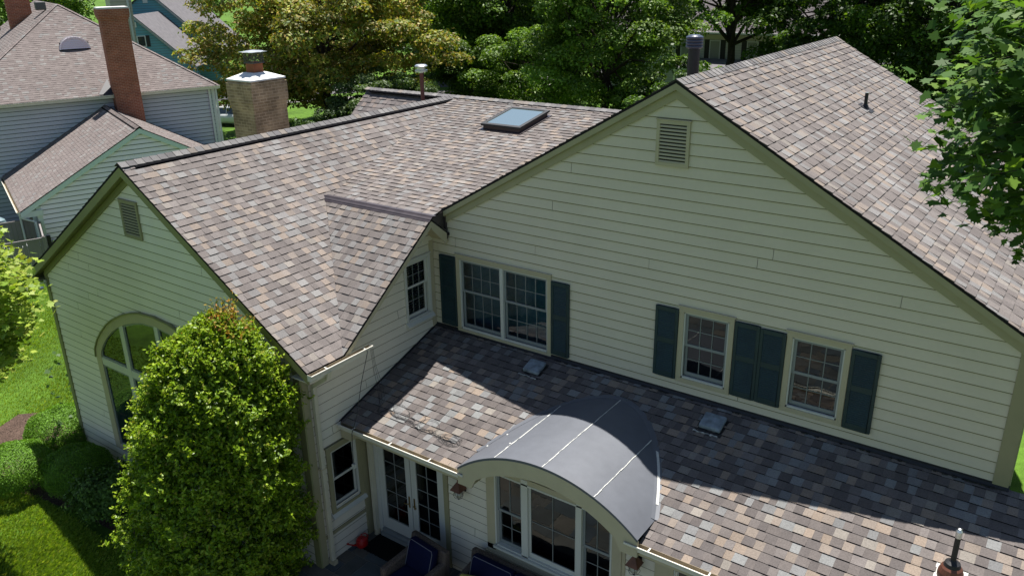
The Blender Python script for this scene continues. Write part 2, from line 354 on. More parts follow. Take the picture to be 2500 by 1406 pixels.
def louver_vent(name, fr, u0, u1, v0, v1, parent, m, n=11, dark=None):
    f = MB(); t = .055
    for (a, b, c, d) in ((u0, u1, v1-t, v1), (u0, u1, v0, v0+t), (u0, u0+t, v0+t, v1-t), (u1-t, u1, v0+t, v1-t)): fr.box(f, a, b, c, d, 0, .045)
    fr.box(f, u0-.012, u1+.012, v1, v1+.02, 0, .055)
    o = f.build(name, m, parent, bevel=.004)
    b = MB(); fr.box(b, u0+.02, u1-.02, v0+.02, v1-.02, 0, .018); b.build('vent_void', M['black'], o)
    s = MB(); hh = (v1-v0-2*t)/n
    for i in range(n):
        z = v0+t+i*hh; A = fr; s.prism([(z+hh*.02, .040), (z+hh*.12, .044), (z+hh*.56, .032), (z+hh*.46, .028)], u0+t, u1-t, T=lambda p: fr((p[2], p[0], p[1])))
    s.build('louver', m, o)
    return o
def shutter(fr, u0, u1, v0, v1, parent, n=17):
    f = MB(); t = .05; h = v1-v0; mid = v0+h*.53; D = .04
    for (a, b, c, d) in ((u0, u0+t, v0, v1), (u1-t, u1, v0, v1), (u0+t, u1-t, v1-.075, v1), (u0+t, u1-t, v0, v0+.10), (u0+t, u1-t, mid-.05, mid+.05)): fr.box(f, a, b, c, d, .016, .016+D)
    fr.box(f, u0+t*.9, u1-t*.9, v0+.02, v1-.02, .014, .024)
    o = f.build('shutter', M['shutter'], parent, bevel=.005)
    s = MB()
    for (c, d) in ((v0+.10, mid-.05), (mid+.05, v1-.075)):
        k = max(3, int((d-c)/.034)); hh = (d-c)/k
        for i in range(k):
            z = c+i*hh; s.prism([(z, .048), (z+hh*.3, .050), (z+hh, .034), (z+hh*.75, .030)], u0+t, u1-t, T=lambda p: fr((p[2], p[0], p[1])))
    s.build('slat', M['shutter'], o)
    return o
def sash(fr, u0, u1, v0, v1, n, cols, rows, parent, fm, gm, rail=.045, mt=.014, name='sash', bot=None):
    f = MB(); bt = bot or rail
    for (a, b, c, d) in ((u0, u1, v1-rail, v1), (u0, u1, v0, v0+bt), (u0, u0+rail, v0+bt, v1-rail), (u1-rail, u1, v0+bt, v1-rail)): fr.box(f, a, b, c, d, n-.03, n)
    o = f.build(name, fm, parent)
    g = MB(); a, b, c, d = u0+rail, u1-rail, v0+bt, v1-rail
    g.face([fr((a, c, n-.014)), fr((b, c, n-.014)), fr((b, d, n-.014)), fr((a, d, n-.014))])
    g.build('pane', gm, o)
    if cols > 1 or rows > 1:
        m = MB()
        for i in range(1, cols): x = a+(b-a)*i/cols; fr.box(m, x-mt/2, x+mt/2, c, d, n-.012, n-.004)
        for i in range(1, rows): z = c+(d-c)*i/rows; fr.box(m, a, b, z-mt/2, z+mt/2, n-.011, n-.005)
        m.build('muntins', M['muntin'], o)
    return o
def room(fr, u0, u1, v0, v1, parent, depth=1.2, m=None, far=.0):
    if m is M.get('roomblue'): depth = .25
    b = MB(); a, c = u0-.2, u1+.2; lo, hi = v0-.25, v1+.2; n0, n1 = -.10, -.10-depth
    P = lambda u, v, n: fr((u, v, n))
    b.face([P(a, lo, n1), P(c, lo, n1), P(c, hi, n1), P(a, hi, n1)]); b.face([P(a, lo, n0), P(c, lo, n0), P(c, lo, n1), P(a, lo, n1)])
    b.face([P(a, hi, n0), P(a, hi, n1), P(c, hi, n1), P(c, hi, n0)]); b.face([P(a, lo, n0), P(a, lo, n1), P(a, hi, n1), P(a, hi, n0)]); b.face([P(c, lo, n0), P(c, hi, n0), P(c, hi, n1), P(c, lo, n1)])
    # return walls between opening and room
    for q in (((u0, v0), (a, lo)), ): pass
    return b.build('room_beyond', m or M['room'], parent)
def reveal(fr, u0, u1, v0, v1, parent, m, n0=-.10, n1=.012):
    b = MB(); t = .02
    for (a, c, d, e) in ((u0-t, u0, v0-t, v1+t), (u1, u1+t, v0-t, v1+t), (u0, u1, v1, v1+t), (u0, u1, v0-t, v0)): fr.box(b, a, c, d, e, n0, n1)
    return b.build('reveal', m, parent)
def dh_window(fr, u0, u1, v0, v1, parent, cas=.085, cols=3, rows=2, meet=None, cm=None, fm=None, gm=None, label=None, sill=False, blinds=False, mull=None, rm=None):
    """double hung window: casing outer rectangle; mull=list of (a,b) mullion strips"""
    cm = cm or M['trim_l']; fm = fm or M['white']; gm = gm or M['glass']
    c = MB(); i0, i1, j0, j1 = u0+cas, u1-cas, v0+cas*.9, v1-cas
    for (a, b, d, e) in ((u0, u1, j1, v1), (u0, u1, v0, j0), (u0, i0, j0, j1), (i1, u1, j0, j1)): fr.box(c, a, b, d, e, .0, .038)
    fr.box(c, u0-.02, u1+.02, v1, v1+.022, .0, .055)
    W = c.build('window', cm, parent, bevel=.004)
    if label: W['label'] = label
    reveal(fr, i0, i1, j0, j1, W, fm)
    f = MB(); e = .022
    for (a, b, d, g) in ((i0, i1, j1-e, j1), (i0, i1, j0, j0+e*1.4), (i0, i0+e, j0, j1), (i1-e, i1, j0, j1)): fr.box(f, a, b, d, g, -.02, .022)
    bays = [(i0+e, i1-e)]
    if mull:
        bays = []; s = i0+e
        for (a, b) in mull: fr.box(f, a, b, j0, j1, -.03, .03); bays.append((s, a)); s = b
        bays.append((s, i1-e))
    f.build('frame', M['white'], W)
    if sill: sb = MB(); sb.prism([(v0-.05, -.0), (v0-.05, .09), (v0-.02, .09), (v0+.07, .0)], u0-.02, u1+.02, T=lambda p: fr((p[2], p[0], p[1]))); sb.build('sill', M['white'], W)
    mt = meet or (j0+j1)/2
    for (a, b) in bays:
        sash(fr, a, b, mt-.02, j1-e, -.012, cols, rows, W, fm, gm, name='upper_sash')
        sash(fr, a, b, j0+e*1.4, mt+.02, -.045, cols, rows, W, fm, gm, name='lower_sash', bot=.07)
    room(fr, i0, i1, j0, j1, W, m=rm)
    if blinds:
        s = MB(); z = j0+.08
        while z < j1-.05: fr.box(s, i0+.05, i1-.05, z, z+.006, -.13, -.09); z += .05
        s.build('blind', M['blind'], W)
    return W
# ------------------------------------------------------------------ leaves
RHOMB = np.array([(0, -.5), (.22, -.12), (.2, .14), (0, .5), (-.2, .14), (-.22, -.12)])
QUAD = np.array([(0, -.5), (.3, 0), (0, .5), (-.3, 0)])
MAPLE = np.array([(0, -.5), (.10, -.28), (.38, -.36), (.30, -.12), (.52, .05), (.26, .12), (.20, .26), (0, .52), (-.20, .26), (-.26, .12), (-.52, .05), (-.30, -.12), (-.38, -.36), (-.10, -.28)])
def cards(name, cen, nor, size, cols, shape, material, parent=None, rng=None, up=None, curl=0.12):
    rng = rng or np.random.default_rng(1); N = len(cen); K = len(shape)
    nor = nor/np.maximum(np.linalg.norm(nor, axis=1, keepdims=True), 1e-6)
    r = rng.normal(size=(N, 3)) if up is None else up
    a = np.cross(nor, r); a /= np.maximum(np.linalg.norm(a, axis=1, keepdims=True), 1e-6); b = np.cross(nor, a)
    S = size[:, None, None]; sh = shape[None]
    V = cen[:, None, :]+S*(sh[..., 0:1]*a[:, None, :]+sh[..., 1:2]*b[:, None, :]) - S*curl*(np.abs(sh[..., 0:1])+.5*np.abs(sh[..., 1:2]))*nor[:, None, :]
    me = bpy.data.meshes.new(name); me.vertices.add(N*K); me.vertices.foreach_set('co', V.reshape(-1).astype('f'))
    me.loops.add(N*K); me.loops.foreach_set('vertex_index', np.arange(N*K, dtype='i')); me.polygons.add(N)
    me.polygons.foreach_set('loop_start', np.arange(N, dtype='i')*K); me.polygons.foreach_set('loop_total', np.full(N, K, dtype='i'))
    me.materials.append(material); at = me.color_attributes.new('Col', 'FLOAT_COLOR', 'POINT')
    C = np.ones((N, K, 4)); C[..., :3] = cols[:, None, :]; at.data.foreach_set('color', C.reshape(-1).astype('f'))
    me.update(); me.validate(); return link(name, me, parent)
def palcols(rng, pal, wts, N, var=.18):
    p = np.array(pal); i = rng.choice(len(p), N, p=np.array(wts)/sum(wts)); return p[i]*(1+rng.uniform(-var, var, (N, 1)))
def branchy(mb, base, top, r0, R, limbs, crown, n=7):
    """trunk + limbs towards crown points"""
    base = Vector(base); top = Vector(top); pts = []; k = 6
    for i in range(k+1):
        t = i/k; pts.append(base.lerp(top, t)+Vector((R.uniform(-1, 1), R.uniform(-1, 1), 0))*r0*.5*(t > 0))
    mb.tube(pts, [r0*(1.25 if i == 0 else 1-.75*i/k) for i in range(k+1)], n)
    for c in limbs:
        c = Vector(c); t = R.uniform(.35, .95); s = base.lerp(top, t); mid = s.lerp(c, .5)+Vector((R.uniform(-.3, .3), R.uniform(-.3, .3), R.uniform(0, .5)))*(c-s).length*.25
        r = r0*(1-.7*t)*.5; mb.tube([s, s.lerp(mid, .5), mid, mid.lerp(c, .5)+Vector((0, 0, R.uniform(-.1, .1))), c], [r, r*.8, r*.6, r*.4, r*.15], 5)
def tree(name, label, base, height, cz, rad, nclump, nleaf, lsize, pal, wts, group=None, seed=1, trunk=.25, shape=QUAD, material=None, shell=.55, crad=.28, flat=.6, keep=None, loose=.0, cat='tree', cx=(0, 0), outs=.0):
    rng = np.random.default_rng(seed); R = random.Random(seed); rad = np.array(rad, float)
    T = thing(name, label, cat, base, group=group)
    d = rng.normal(size=(nclump, 3)); d /= np.linalg.norm(d, axis=1, keepdims=True); rr = rng.uniform(shell, 1, nclump)**.7*(1+rng.normal(0, .07+outs, nclump))
    lump = 1+.16*np.sin(d[:, 0]*5+seed)+.12*np.sin(d[:, 1]*7+seed*2)+.1*np.sin(d[:, 2]*6+seed)
    cc = d*rad*(rr*lump)[:, None]; cc[:, 2] += cz; cc[:, 0] += cx[0]; cc[:, 1] += cx[1]
    if keep is not None: m = keep(cc+np.array(base)); cc = cc[m]; d = d[m]
    n = len(cc); sz = rng.uniform(.55, 1.25, n)*crad*rad.mean()
    w_ = sz**2; idx = rng.choice(n, nleaf, p=w_/w_.sum())
    e = rng.normal(size=(nleaf, 3)); e /= np.linalg.norm(e, axis=1, keepdims=True); e[:, 2] = np.where(rng.random(nleaf) < .6, np.abs(e[:, 2]), e[:, 2])
    q = rng.uniform(.45, 1, nleaf)**.5*(1+loose*rng.exponential(.5, nleaf))
    cen = cc[idx]+e*(sz[idx]*q)[:, None]*np.array([1, 1, flat])
    if keep is not None: m = keep(cen+np.array(base)); cen = cen[m]; e = e[m]; idx = idx[m]
    nl = len(cen); nor = e*.6+rng.normal(size=(nl, 3))*.5+np.array([0, 0, .55])
    cols = palcols(rng, pal, wts, nl)*(1+.22*rng.normal(size=n)[idx]).clip(.6, 1.5)[:, None]
    cards('crown', cen, nor, lsize*rng.uniform(.6, 1.25, nl), cols, shape, material or M['leaf'], T, rng)
    mb = MB(); pick = [tuple(cc[i]) for i in R.sample(range(n), min(n, 26))]
    branchy(mb, (0, 0, 0), (cx[0]*.6, cx[1]*.6, cz+rad[2]*.35), trunk, R, pick, cc)
    mb.build('trunk', M['bark'], T, smooth=True)
    return T
#@@SETTING
# ------------------------------------------------------------------ the setting
GZ = -.62
def ground_sheet():
    mb = MB(); mb.face([(-420, -160, GZ), (260, -160, GZ), (260, 420, GZ), (-420, 420, GZ)]); o = mb.build('ground', M['grass']); tag(o, kind='structure')
ground_sheet()
def strip(name, P, Q, wd, z, m):
    P = Vector((*P, 0)); Q = Vector((*Q, 0)); d = (Q-P).normalized(); s = Vector((-d.y, d.x, 0))*wd/2; mb = MB(); mb.face([p+Vector((0, 0, z)) for p in (P-s, Q-s, Q+s, P+s)])
    return tag(mb.build(name, m), kind='structure')
strip('street', (-92, -8), (10, 134), 7.5, GZ+.02, M['asphalt'])
strip('pavement', (-84.6, -10), (15, 129), 1.5, GZ+.05, M['concrete'])
strip('street', (-140, 20), (-104, 75), 9, GZ+.03, M['asphalt'])
def mulch_bed():
    mb = MB(); R = random.Random(4)
    P = [(-12.1, -3.6), (-11.7, -4.5), (-10.7, -5.25), (-8.6, -5.4), (-6.5, -5.0), (-5.0, -4.9), (-3.4, -5.3), (-2.9, -6.3), (-1.2, -6.9), (-.35, -6.9), (-.35, -3.6), (-8.4, -3.6), (-9.6, -3.2), (-11.6, -3.1)]
    mb.face([(x, y, GZ+.03) for x, y in P])
    for i in range(1500):
        x = R.uniform(-13, -.4); y = R.uniform(-6.6, -3.0)
        if not clip_convex([(x, y), (x+.01, y), (x, y+.01)], [(-11.9, -3.5), (-10.7, -5.1), (-8.6, -5.3), (-5, -4.8), (-.4, -3.7), (-9.4, -3.4)]): continue
        a = R.uniform(0, PI); l = R.uniform(.03, .08); c, s = math.cos(a)*l, math.sin(a)*l; z = GZ+.035+R.uniform(0, .03)
        mb.face([(x, y, z), (x+c, y+s, z+.01), (x+c-s*.3, y+s+c*.3, z+.015), (x-s*.3, y+c*.3, z)])
    tag(mb.build('mulch_bed', M['mulch']), kind='structure')
mulch_bed()
def patio():
    mb = MB(); mb.box(-.34, 14, -13, -2.22, GZ-.1, -.012); o = mb.build('patio', M['mortar']); tag(o, kind='structure')
    R = random.Random(7); fb = MB(); g = .012
    pal = [(0.0651, 0.0775, 0.0837), (0.0806, 0.0868, 0.0868), (0.0961, 0.0899, 0.0744), (0.0713, 0.0744, 0.0713), (0.1054, 0.1023, 0.093), (0.0558, 0.0682, 0.0806), (0.1147, 0.1023, 0.0868)]
    y = -2.225
    while y > -12.5:
        h = R.choice([.46, .46, .31, .61]); x = -.33; 
        while x < 13.8:
            w_ = R.choice([.46, .61, .76, .31]); c = R.choice(pal)
            if h == .61 and R.random() < .4:
                for yy in (y-h/2, y-h): fb.box(x+g, x+w_-g, yy+g, yy+h/2-g, -.02, R.uniform(-.003, .003), col=R.choice(pal))
            else: fb.box(x+g, x+w_-g, y-h+g, y-g, -.02, R.uniform(-.003, .003), col=c)
            x += w_
        y -= h
    f = fb.build('paving', M['flag'], attr=True); tag(f, kind='structure')
patio()
def grass_blades():
    rng = np.random.default_rng(8)
    def batch(N, x0, x1, y0, y1, h, seed):
        x = rng.uniform(x0, x1, N); y = rng.uniform(y0, y1, N)
        bed = (y > np.interp(x, [-12.1, -11.7, -10.7, -8.6, -6.5, -5, -3.4, -2.9, -.35], [-3.6, -4.5, -5.25, -5.35, -4.95, -4.85, -5.25, -6.3, -6.85])) & (y < np.interp(x, [-13.6, -11.2, -9.6, -8.4, -.3], [-3.6, -3.35, -3.35, 0, 0])) & (x > -12.1)
        bed |= (x > -.40) | ((y > -3.65) & (x > -8.5) & (y < 6))
        m = ~bed; x = x[m]; y = y[m]; n = len(x)
        a = rng.uniform(0, 2*PI, n); hh = h*rng.uniform(.5, 1.3, n)*(1+.25*np.sin(x*1.7+y*1.3)); le = rng.uniform(.25, 1.1, n)*hh; wd = .0055+.004*rng.random(n)
        dx, dy = np.cos(a), np.sin(a); pa = rng.normal(.9, .5, n); lx, ly = np.cos(pa)*le, np.sin(pa)*le
        V = np.zeros((n, 4, 3)); V[:, 0] = np.stack([x-dx*wd, y-dy*wd, np.full(n, GZ)], 1); V[:, 1] = np.stack([x+dx*wd, y+dy*wd, np.full(n, GZ)], 1)
        V[:, 2] = np.stack([x+dx*wd*.6+lx*.4, y+dy*wd*.6+ly*.4, GZ+hh*.65], 1); V[:, 3] = np.stack([x+lx, y+ly, GZ+hh*.9], 1)
        c = palcols(rng, [(0.1789, 0.2842, 0.02317), (0.2313, 0.3368, 0.03089), (0.1262, 0.2105, 0.01544), (0.3366, 0.3895, 0.06178)], [5, 4, 3, 1.2], n, .2)
        c *= (1+.18*np.sin(x*.9+1)*np.sin(y*1.1))[:, None]
        return V, c
    A = [batch(110000, -9.5, -1.5, -9.5, -5.2, .075, 1), batch(120000, -22, -8.5, -8, 2.5, .06, 2)]
    V = np.concatenate([a for a, _ in A]); c = np.concatenate([b for _, b in A]); n = len(V)
    me = bpy.data.meshes.new('grass'); me.vertices.add(n*4); me.vertices.foreach_set('co', V.reshape(-1).astype('f')); me.loops.add(n*4); me.loops.foreach_set('vertex_index', np.arange(n*4, dtype='i'))
    me.polygons.add(n); me.polygons.foreach_set('loop_start', np.arange(n, dtype='i')*4); me.polygons.foreach_set('loop_total', np.full(n, 4, dtype='i')); me.materials.append(M['blade'])
    at = me.color_attributes.new('Col', 'FLOAT_COLOR', 'POINT'); C = np.ones((n, 4, 4)); C[..., :3] = c[:, None]; at.data.foreach_set('color', C.reshape(-1).astype('f')); me.update()
    tag(link('grass', me), 'short bright lawn grass in front of and beside the house', 'grass', kind='stuff')
grass_blades()
# ------------------------------------------------------------------ the main house
H = thing('lap_sided_house', 'pale yellow green lap sided house in the foreground with brown shingle roofs', 'house')
FM = Fr((0, 0, 0), (1, 0, 0), (0, 0, 1)); FW = Fr((0, -3.62, 0), (1, 0, 0), (0, 0, 1)); FS = Fr((0, 0, 0), (0, 1, 0), (0, 0, 1)); FP = Fr((0, -2.21, 0), (1, 0, 0), (0, 0, 1))
AX, AZ, MS = 5.08, 8.91, .575
WX, WZ, WS = -4.15, 7.26, .639
zm = lambda x: AZ-MS*abs(x-AX)
zw = lambda x: WZ-WS*abs(x-WX)
BZ = lambda y: 7.25-.174*(5.91-y)
CZ = lambda y: 6.543+.744*y
def roofp(name, O, U, V, polys, seed, **k):
    O = Vector(O); U = Vector(U).normalized(); V = Vector(V).normalized(); fr = Fr(O, U, V)
    uv = [[((Vector(p)-O).dot(U), (Vector(p)-O).dot(V)) for p in po] for po in polys]
    k.setdefault('blend', 0. if name.startswith('lower') else .32); return shingles(name, fr, uv, k.pop('parent', H), seed=seed, **k)  # upper slopes blended paler, putting glare into the shingle colour
# walls ------------------------------------------------
mw_holes = [(.606+.08, 2.82-.08, 3.73+.08, 5.33-.08), (5.33+.08, 6.27-.08, 3.95+.08, 5.31-.08), (7.105+.08, 8.05-.08, 3.95+.08, 5.31-.08)]
d = .20
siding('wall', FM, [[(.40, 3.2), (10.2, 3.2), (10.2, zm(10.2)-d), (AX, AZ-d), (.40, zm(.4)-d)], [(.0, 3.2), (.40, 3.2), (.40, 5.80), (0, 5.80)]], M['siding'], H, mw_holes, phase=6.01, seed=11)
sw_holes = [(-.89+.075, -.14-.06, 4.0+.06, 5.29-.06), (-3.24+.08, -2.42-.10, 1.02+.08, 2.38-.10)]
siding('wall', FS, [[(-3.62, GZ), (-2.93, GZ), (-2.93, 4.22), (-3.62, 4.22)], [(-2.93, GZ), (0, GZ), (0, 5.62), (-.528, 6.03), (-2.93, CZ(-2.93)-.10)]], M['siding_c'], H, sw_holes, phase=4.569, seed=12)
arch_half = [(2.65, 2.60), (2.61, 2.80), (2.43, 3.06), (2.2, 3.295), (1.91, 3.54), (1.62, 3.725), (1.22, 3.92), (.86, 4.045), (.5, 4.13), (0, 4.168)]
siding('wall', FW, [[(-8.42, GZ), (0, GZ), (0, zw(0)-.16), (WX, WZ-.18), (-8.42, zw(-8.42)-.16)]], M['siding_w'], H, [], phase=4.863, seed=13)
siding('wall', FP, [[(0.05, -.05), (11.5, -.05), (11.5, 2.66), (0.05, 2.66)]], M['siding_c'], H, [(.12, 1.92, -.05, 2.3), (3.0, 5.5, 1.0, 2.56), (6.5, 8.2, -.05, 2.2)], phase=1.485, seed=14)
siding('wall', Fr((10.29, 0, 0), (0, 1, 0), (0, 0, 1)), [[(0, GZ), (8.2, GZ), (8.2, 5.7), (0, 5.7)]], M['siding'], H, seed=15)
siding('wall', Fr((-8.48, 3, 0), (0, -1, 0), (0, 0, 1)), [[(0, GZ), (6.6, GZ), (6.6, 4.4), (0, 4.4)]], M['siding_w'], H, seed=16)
wb = MB(); wb.box(-7.2, 9.9, 3.0, 9.4, GZ, 5.0); wb.box(9.9, 10.27, .02, 8.2, GZ, 5.0); wb.box(-8.46, -7.2, 3.0, 6.0, GZ, 4.2); wb.build('back_wall', M['siding'], H)
# gable fill behind the main ridge end
g2 = MB(); g2.prism([(0.4, 4.9), (10.2, 4.9), (AX, AZ-.25)], 8.15, 8.2, T=lambda p: Vector((p[0], p[2], p[1]))); g2.build('end_gable', M['siding'], H); g2 = MB(); g2.prism([(3.2, 4.9), (8.6, 4.9), (5.91, 7.15)], -7.2, -7.15, T=lambda p: Vector((p[2], p[0], p[1]))); g2.build('end_gable', M['siding'], H)
# roofs ------------------------------------------------
S = lambda m: math.sqrt(1+m*m)
ys = -.10
roofp('roof_slope', (10.72, ys, zm(10.72)), (0, 1, 0), (-1, 0, MS), [[(10.72, ys, zm(10.72)), (10.72, 8.4, zm(10.72)), (AX, 8.4, AZ), (AX, ys, AZ)]], 21)
roofp('roof_slope', (-.2, 8.4, zm(-.2)), (0, -1, 0), (1, 0, MS), [[(.37, ys, zm(.37)), (AX, ys, AZ), (AX, 5.91, AZ), (2.19, 5.91, zm(2.19))], [(2.19, 5.91, zm(2.19)), (AX, 5.91, AZ), (AX, 8.4, AZ), (.5, 8.4, zm(.5))]], 22)
roofp('roof_slope', (.47, -3.82, zw(.47)), (0, 1, 0), (-1, 0, WS), [[(WX, -3.82, WZ), (.47, -3.82, zw(.47)), (.47, -3.004, zw(.47)), (-2.38, -.528, zw(-2.38)), (WX, -.528, WZ)], [(WX, -.528, WZ), (-2.38, -.528, zw(-2.38)), (-4.13, 5.91, zw(-4.13))]], 23)
roofp('roof_slope', (-8.77, 5.9, zw(-8.77)), (0, -1, 0), (1, 0, WS), [[(-8.77, -3.82, zw(-8.77)), (WX, -3.82, WZ), (WX, 5.91, WZ), (-8.77, 5.9, zw(-8.77))]], 24)
roofp('roof_slope', (-2.4, -.528, BZ(-.528)), (1, 0, 0), (0, 1, .174), [[(-2.38, -.528, BZ(-.528)), (.20, -.528, BZ(-.528)), (2.19, 5.91, 7.25), (-4.13, 5.91, 7.25)], [(.20, -.528, BZ(-.528)), (.42, -.528, BZ(-.528)), (.37, -.1, BZ(-.1)), (.332, -.1, BZ(-.1))]], 25)
roofp('roof_slope', (-2.4, -3.004, CZ(-3.004)), (1, 0, 0), (0, 1, .744), [[(.47, -3.004, CZ(-3.004)), (.47, -.528, CZ(-.528)), (-2.38, -.528, CZ(-.528))]], 26)
roofp('roof_slope', (-7.4, 3.2, 7.25-.85*2.71), (1, 0, 0), (0, 1, .85), [[(-7.4, 3.2, 7.25-.85*2.71), (-4.15, 3.2, 7.25-.85*2.71), (-4.15, 5.91, 7.25), (-7.4, 5.91, 7.25)]], 27, pal=[((0.1125, 0.0975, 0.0975), 5), ((0.09, 0.081, 0.0825), 3), ((0.1425, 0.1237, 0.12), 2), ((0.195, 0.15, 0.1275), 1.6), ((0.15, 0.1537, 0.1537), 1.6)])
roofp('roof_slope', (2.3, 9.6, 7.25-.6*3.69), (-1, 0, 0), (0, -1, .6), [[(2.3, 9.6, 7.25-.6*3.69), (-7.4, 9.6, 7.25-.6*3.69), (-7.4, 5.91, 7.25), (2.3, 5.91, 7.25)]], 28)
# short slope behind the cross gable
roofp('roof_slope', (.47, 0.0, 5.71), (-1, 0, 0), (0, -1, .81), [[(.47, 0.0, 5.71), (-.3, 0.0, 5.71), (-.3, -.528, 6.138), (.47, -.528, 6.138)]], 29)
SH = lambda y: 3.685+.32*y
eza = lambda x: 3.53-(2.49-math.sqrt(max(0, 2.49**2-(x-4.53)**2)))
_sl = [[(.02, -2.87), (2.92, -2.87), (2.92, 0), (.02, 0)], [(6.14, -2.87), (11.6, -2.87), (11.6, 0), (6.14, 0)]]
for i in range(23):
    xa = 2.92+.14*i; xb = xa+.14; yy = min((eza(xa)-3.685)/.32, (eza(xb)-3.685)/.32)-.04; yy = max(-2.87, min(-2.2, yy) if yy > -2.2 else yy); _sl.append([(xa, yy), (xb, yy), (xb, 0), (xa, 0)])
roofp('lower_roof_slope', (.0, -2.87, SH(-2.87)), (1, 0, 0), (0, 1, .32), [[(x, y, SH(y)) for x, y in q] for q in _sl], 30)
# ridge caps and vents
sn = lambda v: Vector(v).normalized()
ridge_cap('ridge_cap', (WX, -3.83, WZ), (WX, 5.75, WZ), (1, 0, -WS), (-1, 0, -WS), .145, H, PAL_RIDGE, 1)
ridge_cap('ridge_cap', (-7.42, 5.91, 7.25), (2.0, 5.91, 7.25), (0, -1, -.35), (0, 1, -.6), .15, H, PAL_RIDGE, 2)
ridge_cap('ridge_cap', (AX, ys-.01, AZ), (AX, 8.42, AZ), (1, 0, -MS), (-1, 0, -MS), .155, H, PAL_RIDGE, 3, lift=.012, vent=False)
# flashing cap over the cross gable ridge
fl = MB(); fl.prism([(-.565, CZ(-.565)+.012), (-.505, CZ(-.505)+.03), (-.40, BZ(-.40)+.02), (-.40, BZ(-.40)+.035), (-.51, BZ(-.51)+.05), (-.575, CZ(-.575)+.03)], -2.50, .49, T=lambda p: Vector((p[2], p[0], p[1]))); fl.prism([(-.61, CZ(-.61)+.010), (-.57, CZ(-.57)+.014), (-.57, CZ(-.57)+.022), (-.61, CZ(-.61)+.018)], -2.44, .49, T=lambda p: Vector((p[2], p[0], p[1])))
fl.build('ridge_flashing', M['flash'], H)
tr = MB(); tr.prism([(-.5, 6.11), (0, 5.71), (0, 6.16), (-.1, 6.17), (-.5, 6.13)], .355, .385, T=lambda p: Vector((p[2], p[0], p[1]))); tr.box(.37, .42, -.06, .02, 5.62, 6.12); pass
tr.build('corner_flashing', M['flash'], H)
# rake boards -------------------------------------------
def rake(name, x0, z0, x1, z1, ya, yb, dep, m, off=.036, parent=H):
    b = MB(); b.prism([(x0, z0-off), (x1, z1-off), (x1, z1-off-dep), (x0, z0-off-dep)], ya, yb, T=lambda p: Vector((p[0], p[2], p[1]))); return b.build(name, m, parent)
for (x0, x1) in ((AX, 10.72), (AX, .40)):
    rake('rake_board', x0, zm(x0), x1, zm(x1), ys, ys+.03, .10, M['rake']); rake('soffit', x0, zm(x0), x1, zm(x1), ys+.03, -.0, .03, M['trim'], off=.12)
    rake('frieze_board', x0, zm(x0), x1 if x1 < 5 else 10.27, zm(x1 if x1 < 5 else 10.27), -.045, -.0, .15, M['rake'], off=.13)
for (x0, x1) in ((WX, .47), (WX, -8.77)):
    rake('rake_board', x0, zw(x0), x1, zw(x1), -3.82, -3.79, .17, M['trim_w']); rake('soffit', x0, zw(x0), x1, zw(x1), -3.79, -3.62, .03, M['trim_w'], off=.15)
    xe = max(-8.46, min(-.0, x1)); rake('frieze_board', x0, zw(x0), xe, zw(xe), -3.66, -3.62, .14, M['trim_w'], off=.19)
# cross gable rakes (plane x=.47)
b = MB(); TX = lambda p: Vector((p[2], p[0], p[1]))
b.prism([(-3.0, CZ(-3.0)-.036), (-.528, CZ(-.528)-.036), (-.528, CZ(-.528)-.16), (-3.0, CZ(-3.0)-.13)], .44, .47, T=TX)
b.prism([(-.528, 6.10), (-.10, 5.755), (-.10, 5.53), (-.528, 5.94)], .44, .472, T=TX)
b.build('rake_board', M['trim_l'], H)
b = MB(); b.prism([(-3.0, CZ(-3.0)-.12), (-.528, CZ(-.528)-.12), (-.528, CZ(-.528)-.14), (-3.0, CZ(-3.0)-.14)], .0, .44, T=TX); b.prism([(-.528, 6.0), (0, 5.57), (0, 5.55), (-.528, 5.98)], .0, .44, T=TX); b.build('soffit', M['trim_l'], H)
# eave fascias + soffits
b = MB(); b.box(.43, .468, -3.79, -3.0, 4.10, 4.27); b.box(-.0, .43, -3.79, -2.9, 4.10, 4.12); b.box(0.02, .1, -3.62, -3.6, 4.1, 4.2); b.build('eave_soffit', M['siding_c'], H)
b = MB(); b.box(-8.74, -8.44, -3.79, 3, 4.1, 4.12); b.build('eave_soffit', M['trim_w'], H); b = MB(); b.box(-8.77, -8.74, -3.79, 3, 4.12, 4.28); b.build('fascia_board', M['trim_w'], H)
b = MB(); b.box(.04, 3.02, -2.84, -2.21, 2.62, 2.64); b.box(.04, 3.02, -2.866, -2.84, 2.60, 2.74); b.box(.04, .30, -2.86, -2.5, 2.47, 2.62); b.build('eave_soffit', M['trim_l'], H)
b = MB(); b.box(6.02, 11.6, -2.84, -2.21, 2.62, 2.64); b.box(6.02, 11.6, -2.866, -2.84, 2.60, 2.74); b.build('eave_soffit', M['trim_l'], H)
b = MB(); b.box(10.69, 10.72, ys, 8.3, 5.45, 5.62); b.build('eave_soffit', M['trim'], H)
# corner boards
b = MB(); b.box(10.115, 10.315, -.03, -.0, GZ, 5.76); b.box(10.29, 10.325, 0, .12, GZ, 5.7); b.build('corner_board', M['trim'], H, bevel=.004)
b = MB(); b.box(-.13, .028, -3.655, -3.62, GZ, 4.28); b.build('corner_board', M['trim_w'], H)
b = MB(); b.box(.0, .03, -3.62, -3.48, GZ, 4.2); b.build('corner_board', M['trim'], H)
b = MB(); b.box(-8.51, -8.38, -3.655, -3.62, GZ, 4.25); b.build('corner_board', M['trim_w'], H)
b = MB(); b.box(.0, .028, -.13, -.022, 3.5, 5.52); b.build('corner_board', M['trim_l'], H)
b = MB(); b.box(.0, .045, -2.42, -2.23, -.01, 2.6); b.box(.0, .03, -3.48, -2.42, .55, .62); b.build('corner_board', M['trim'], H)
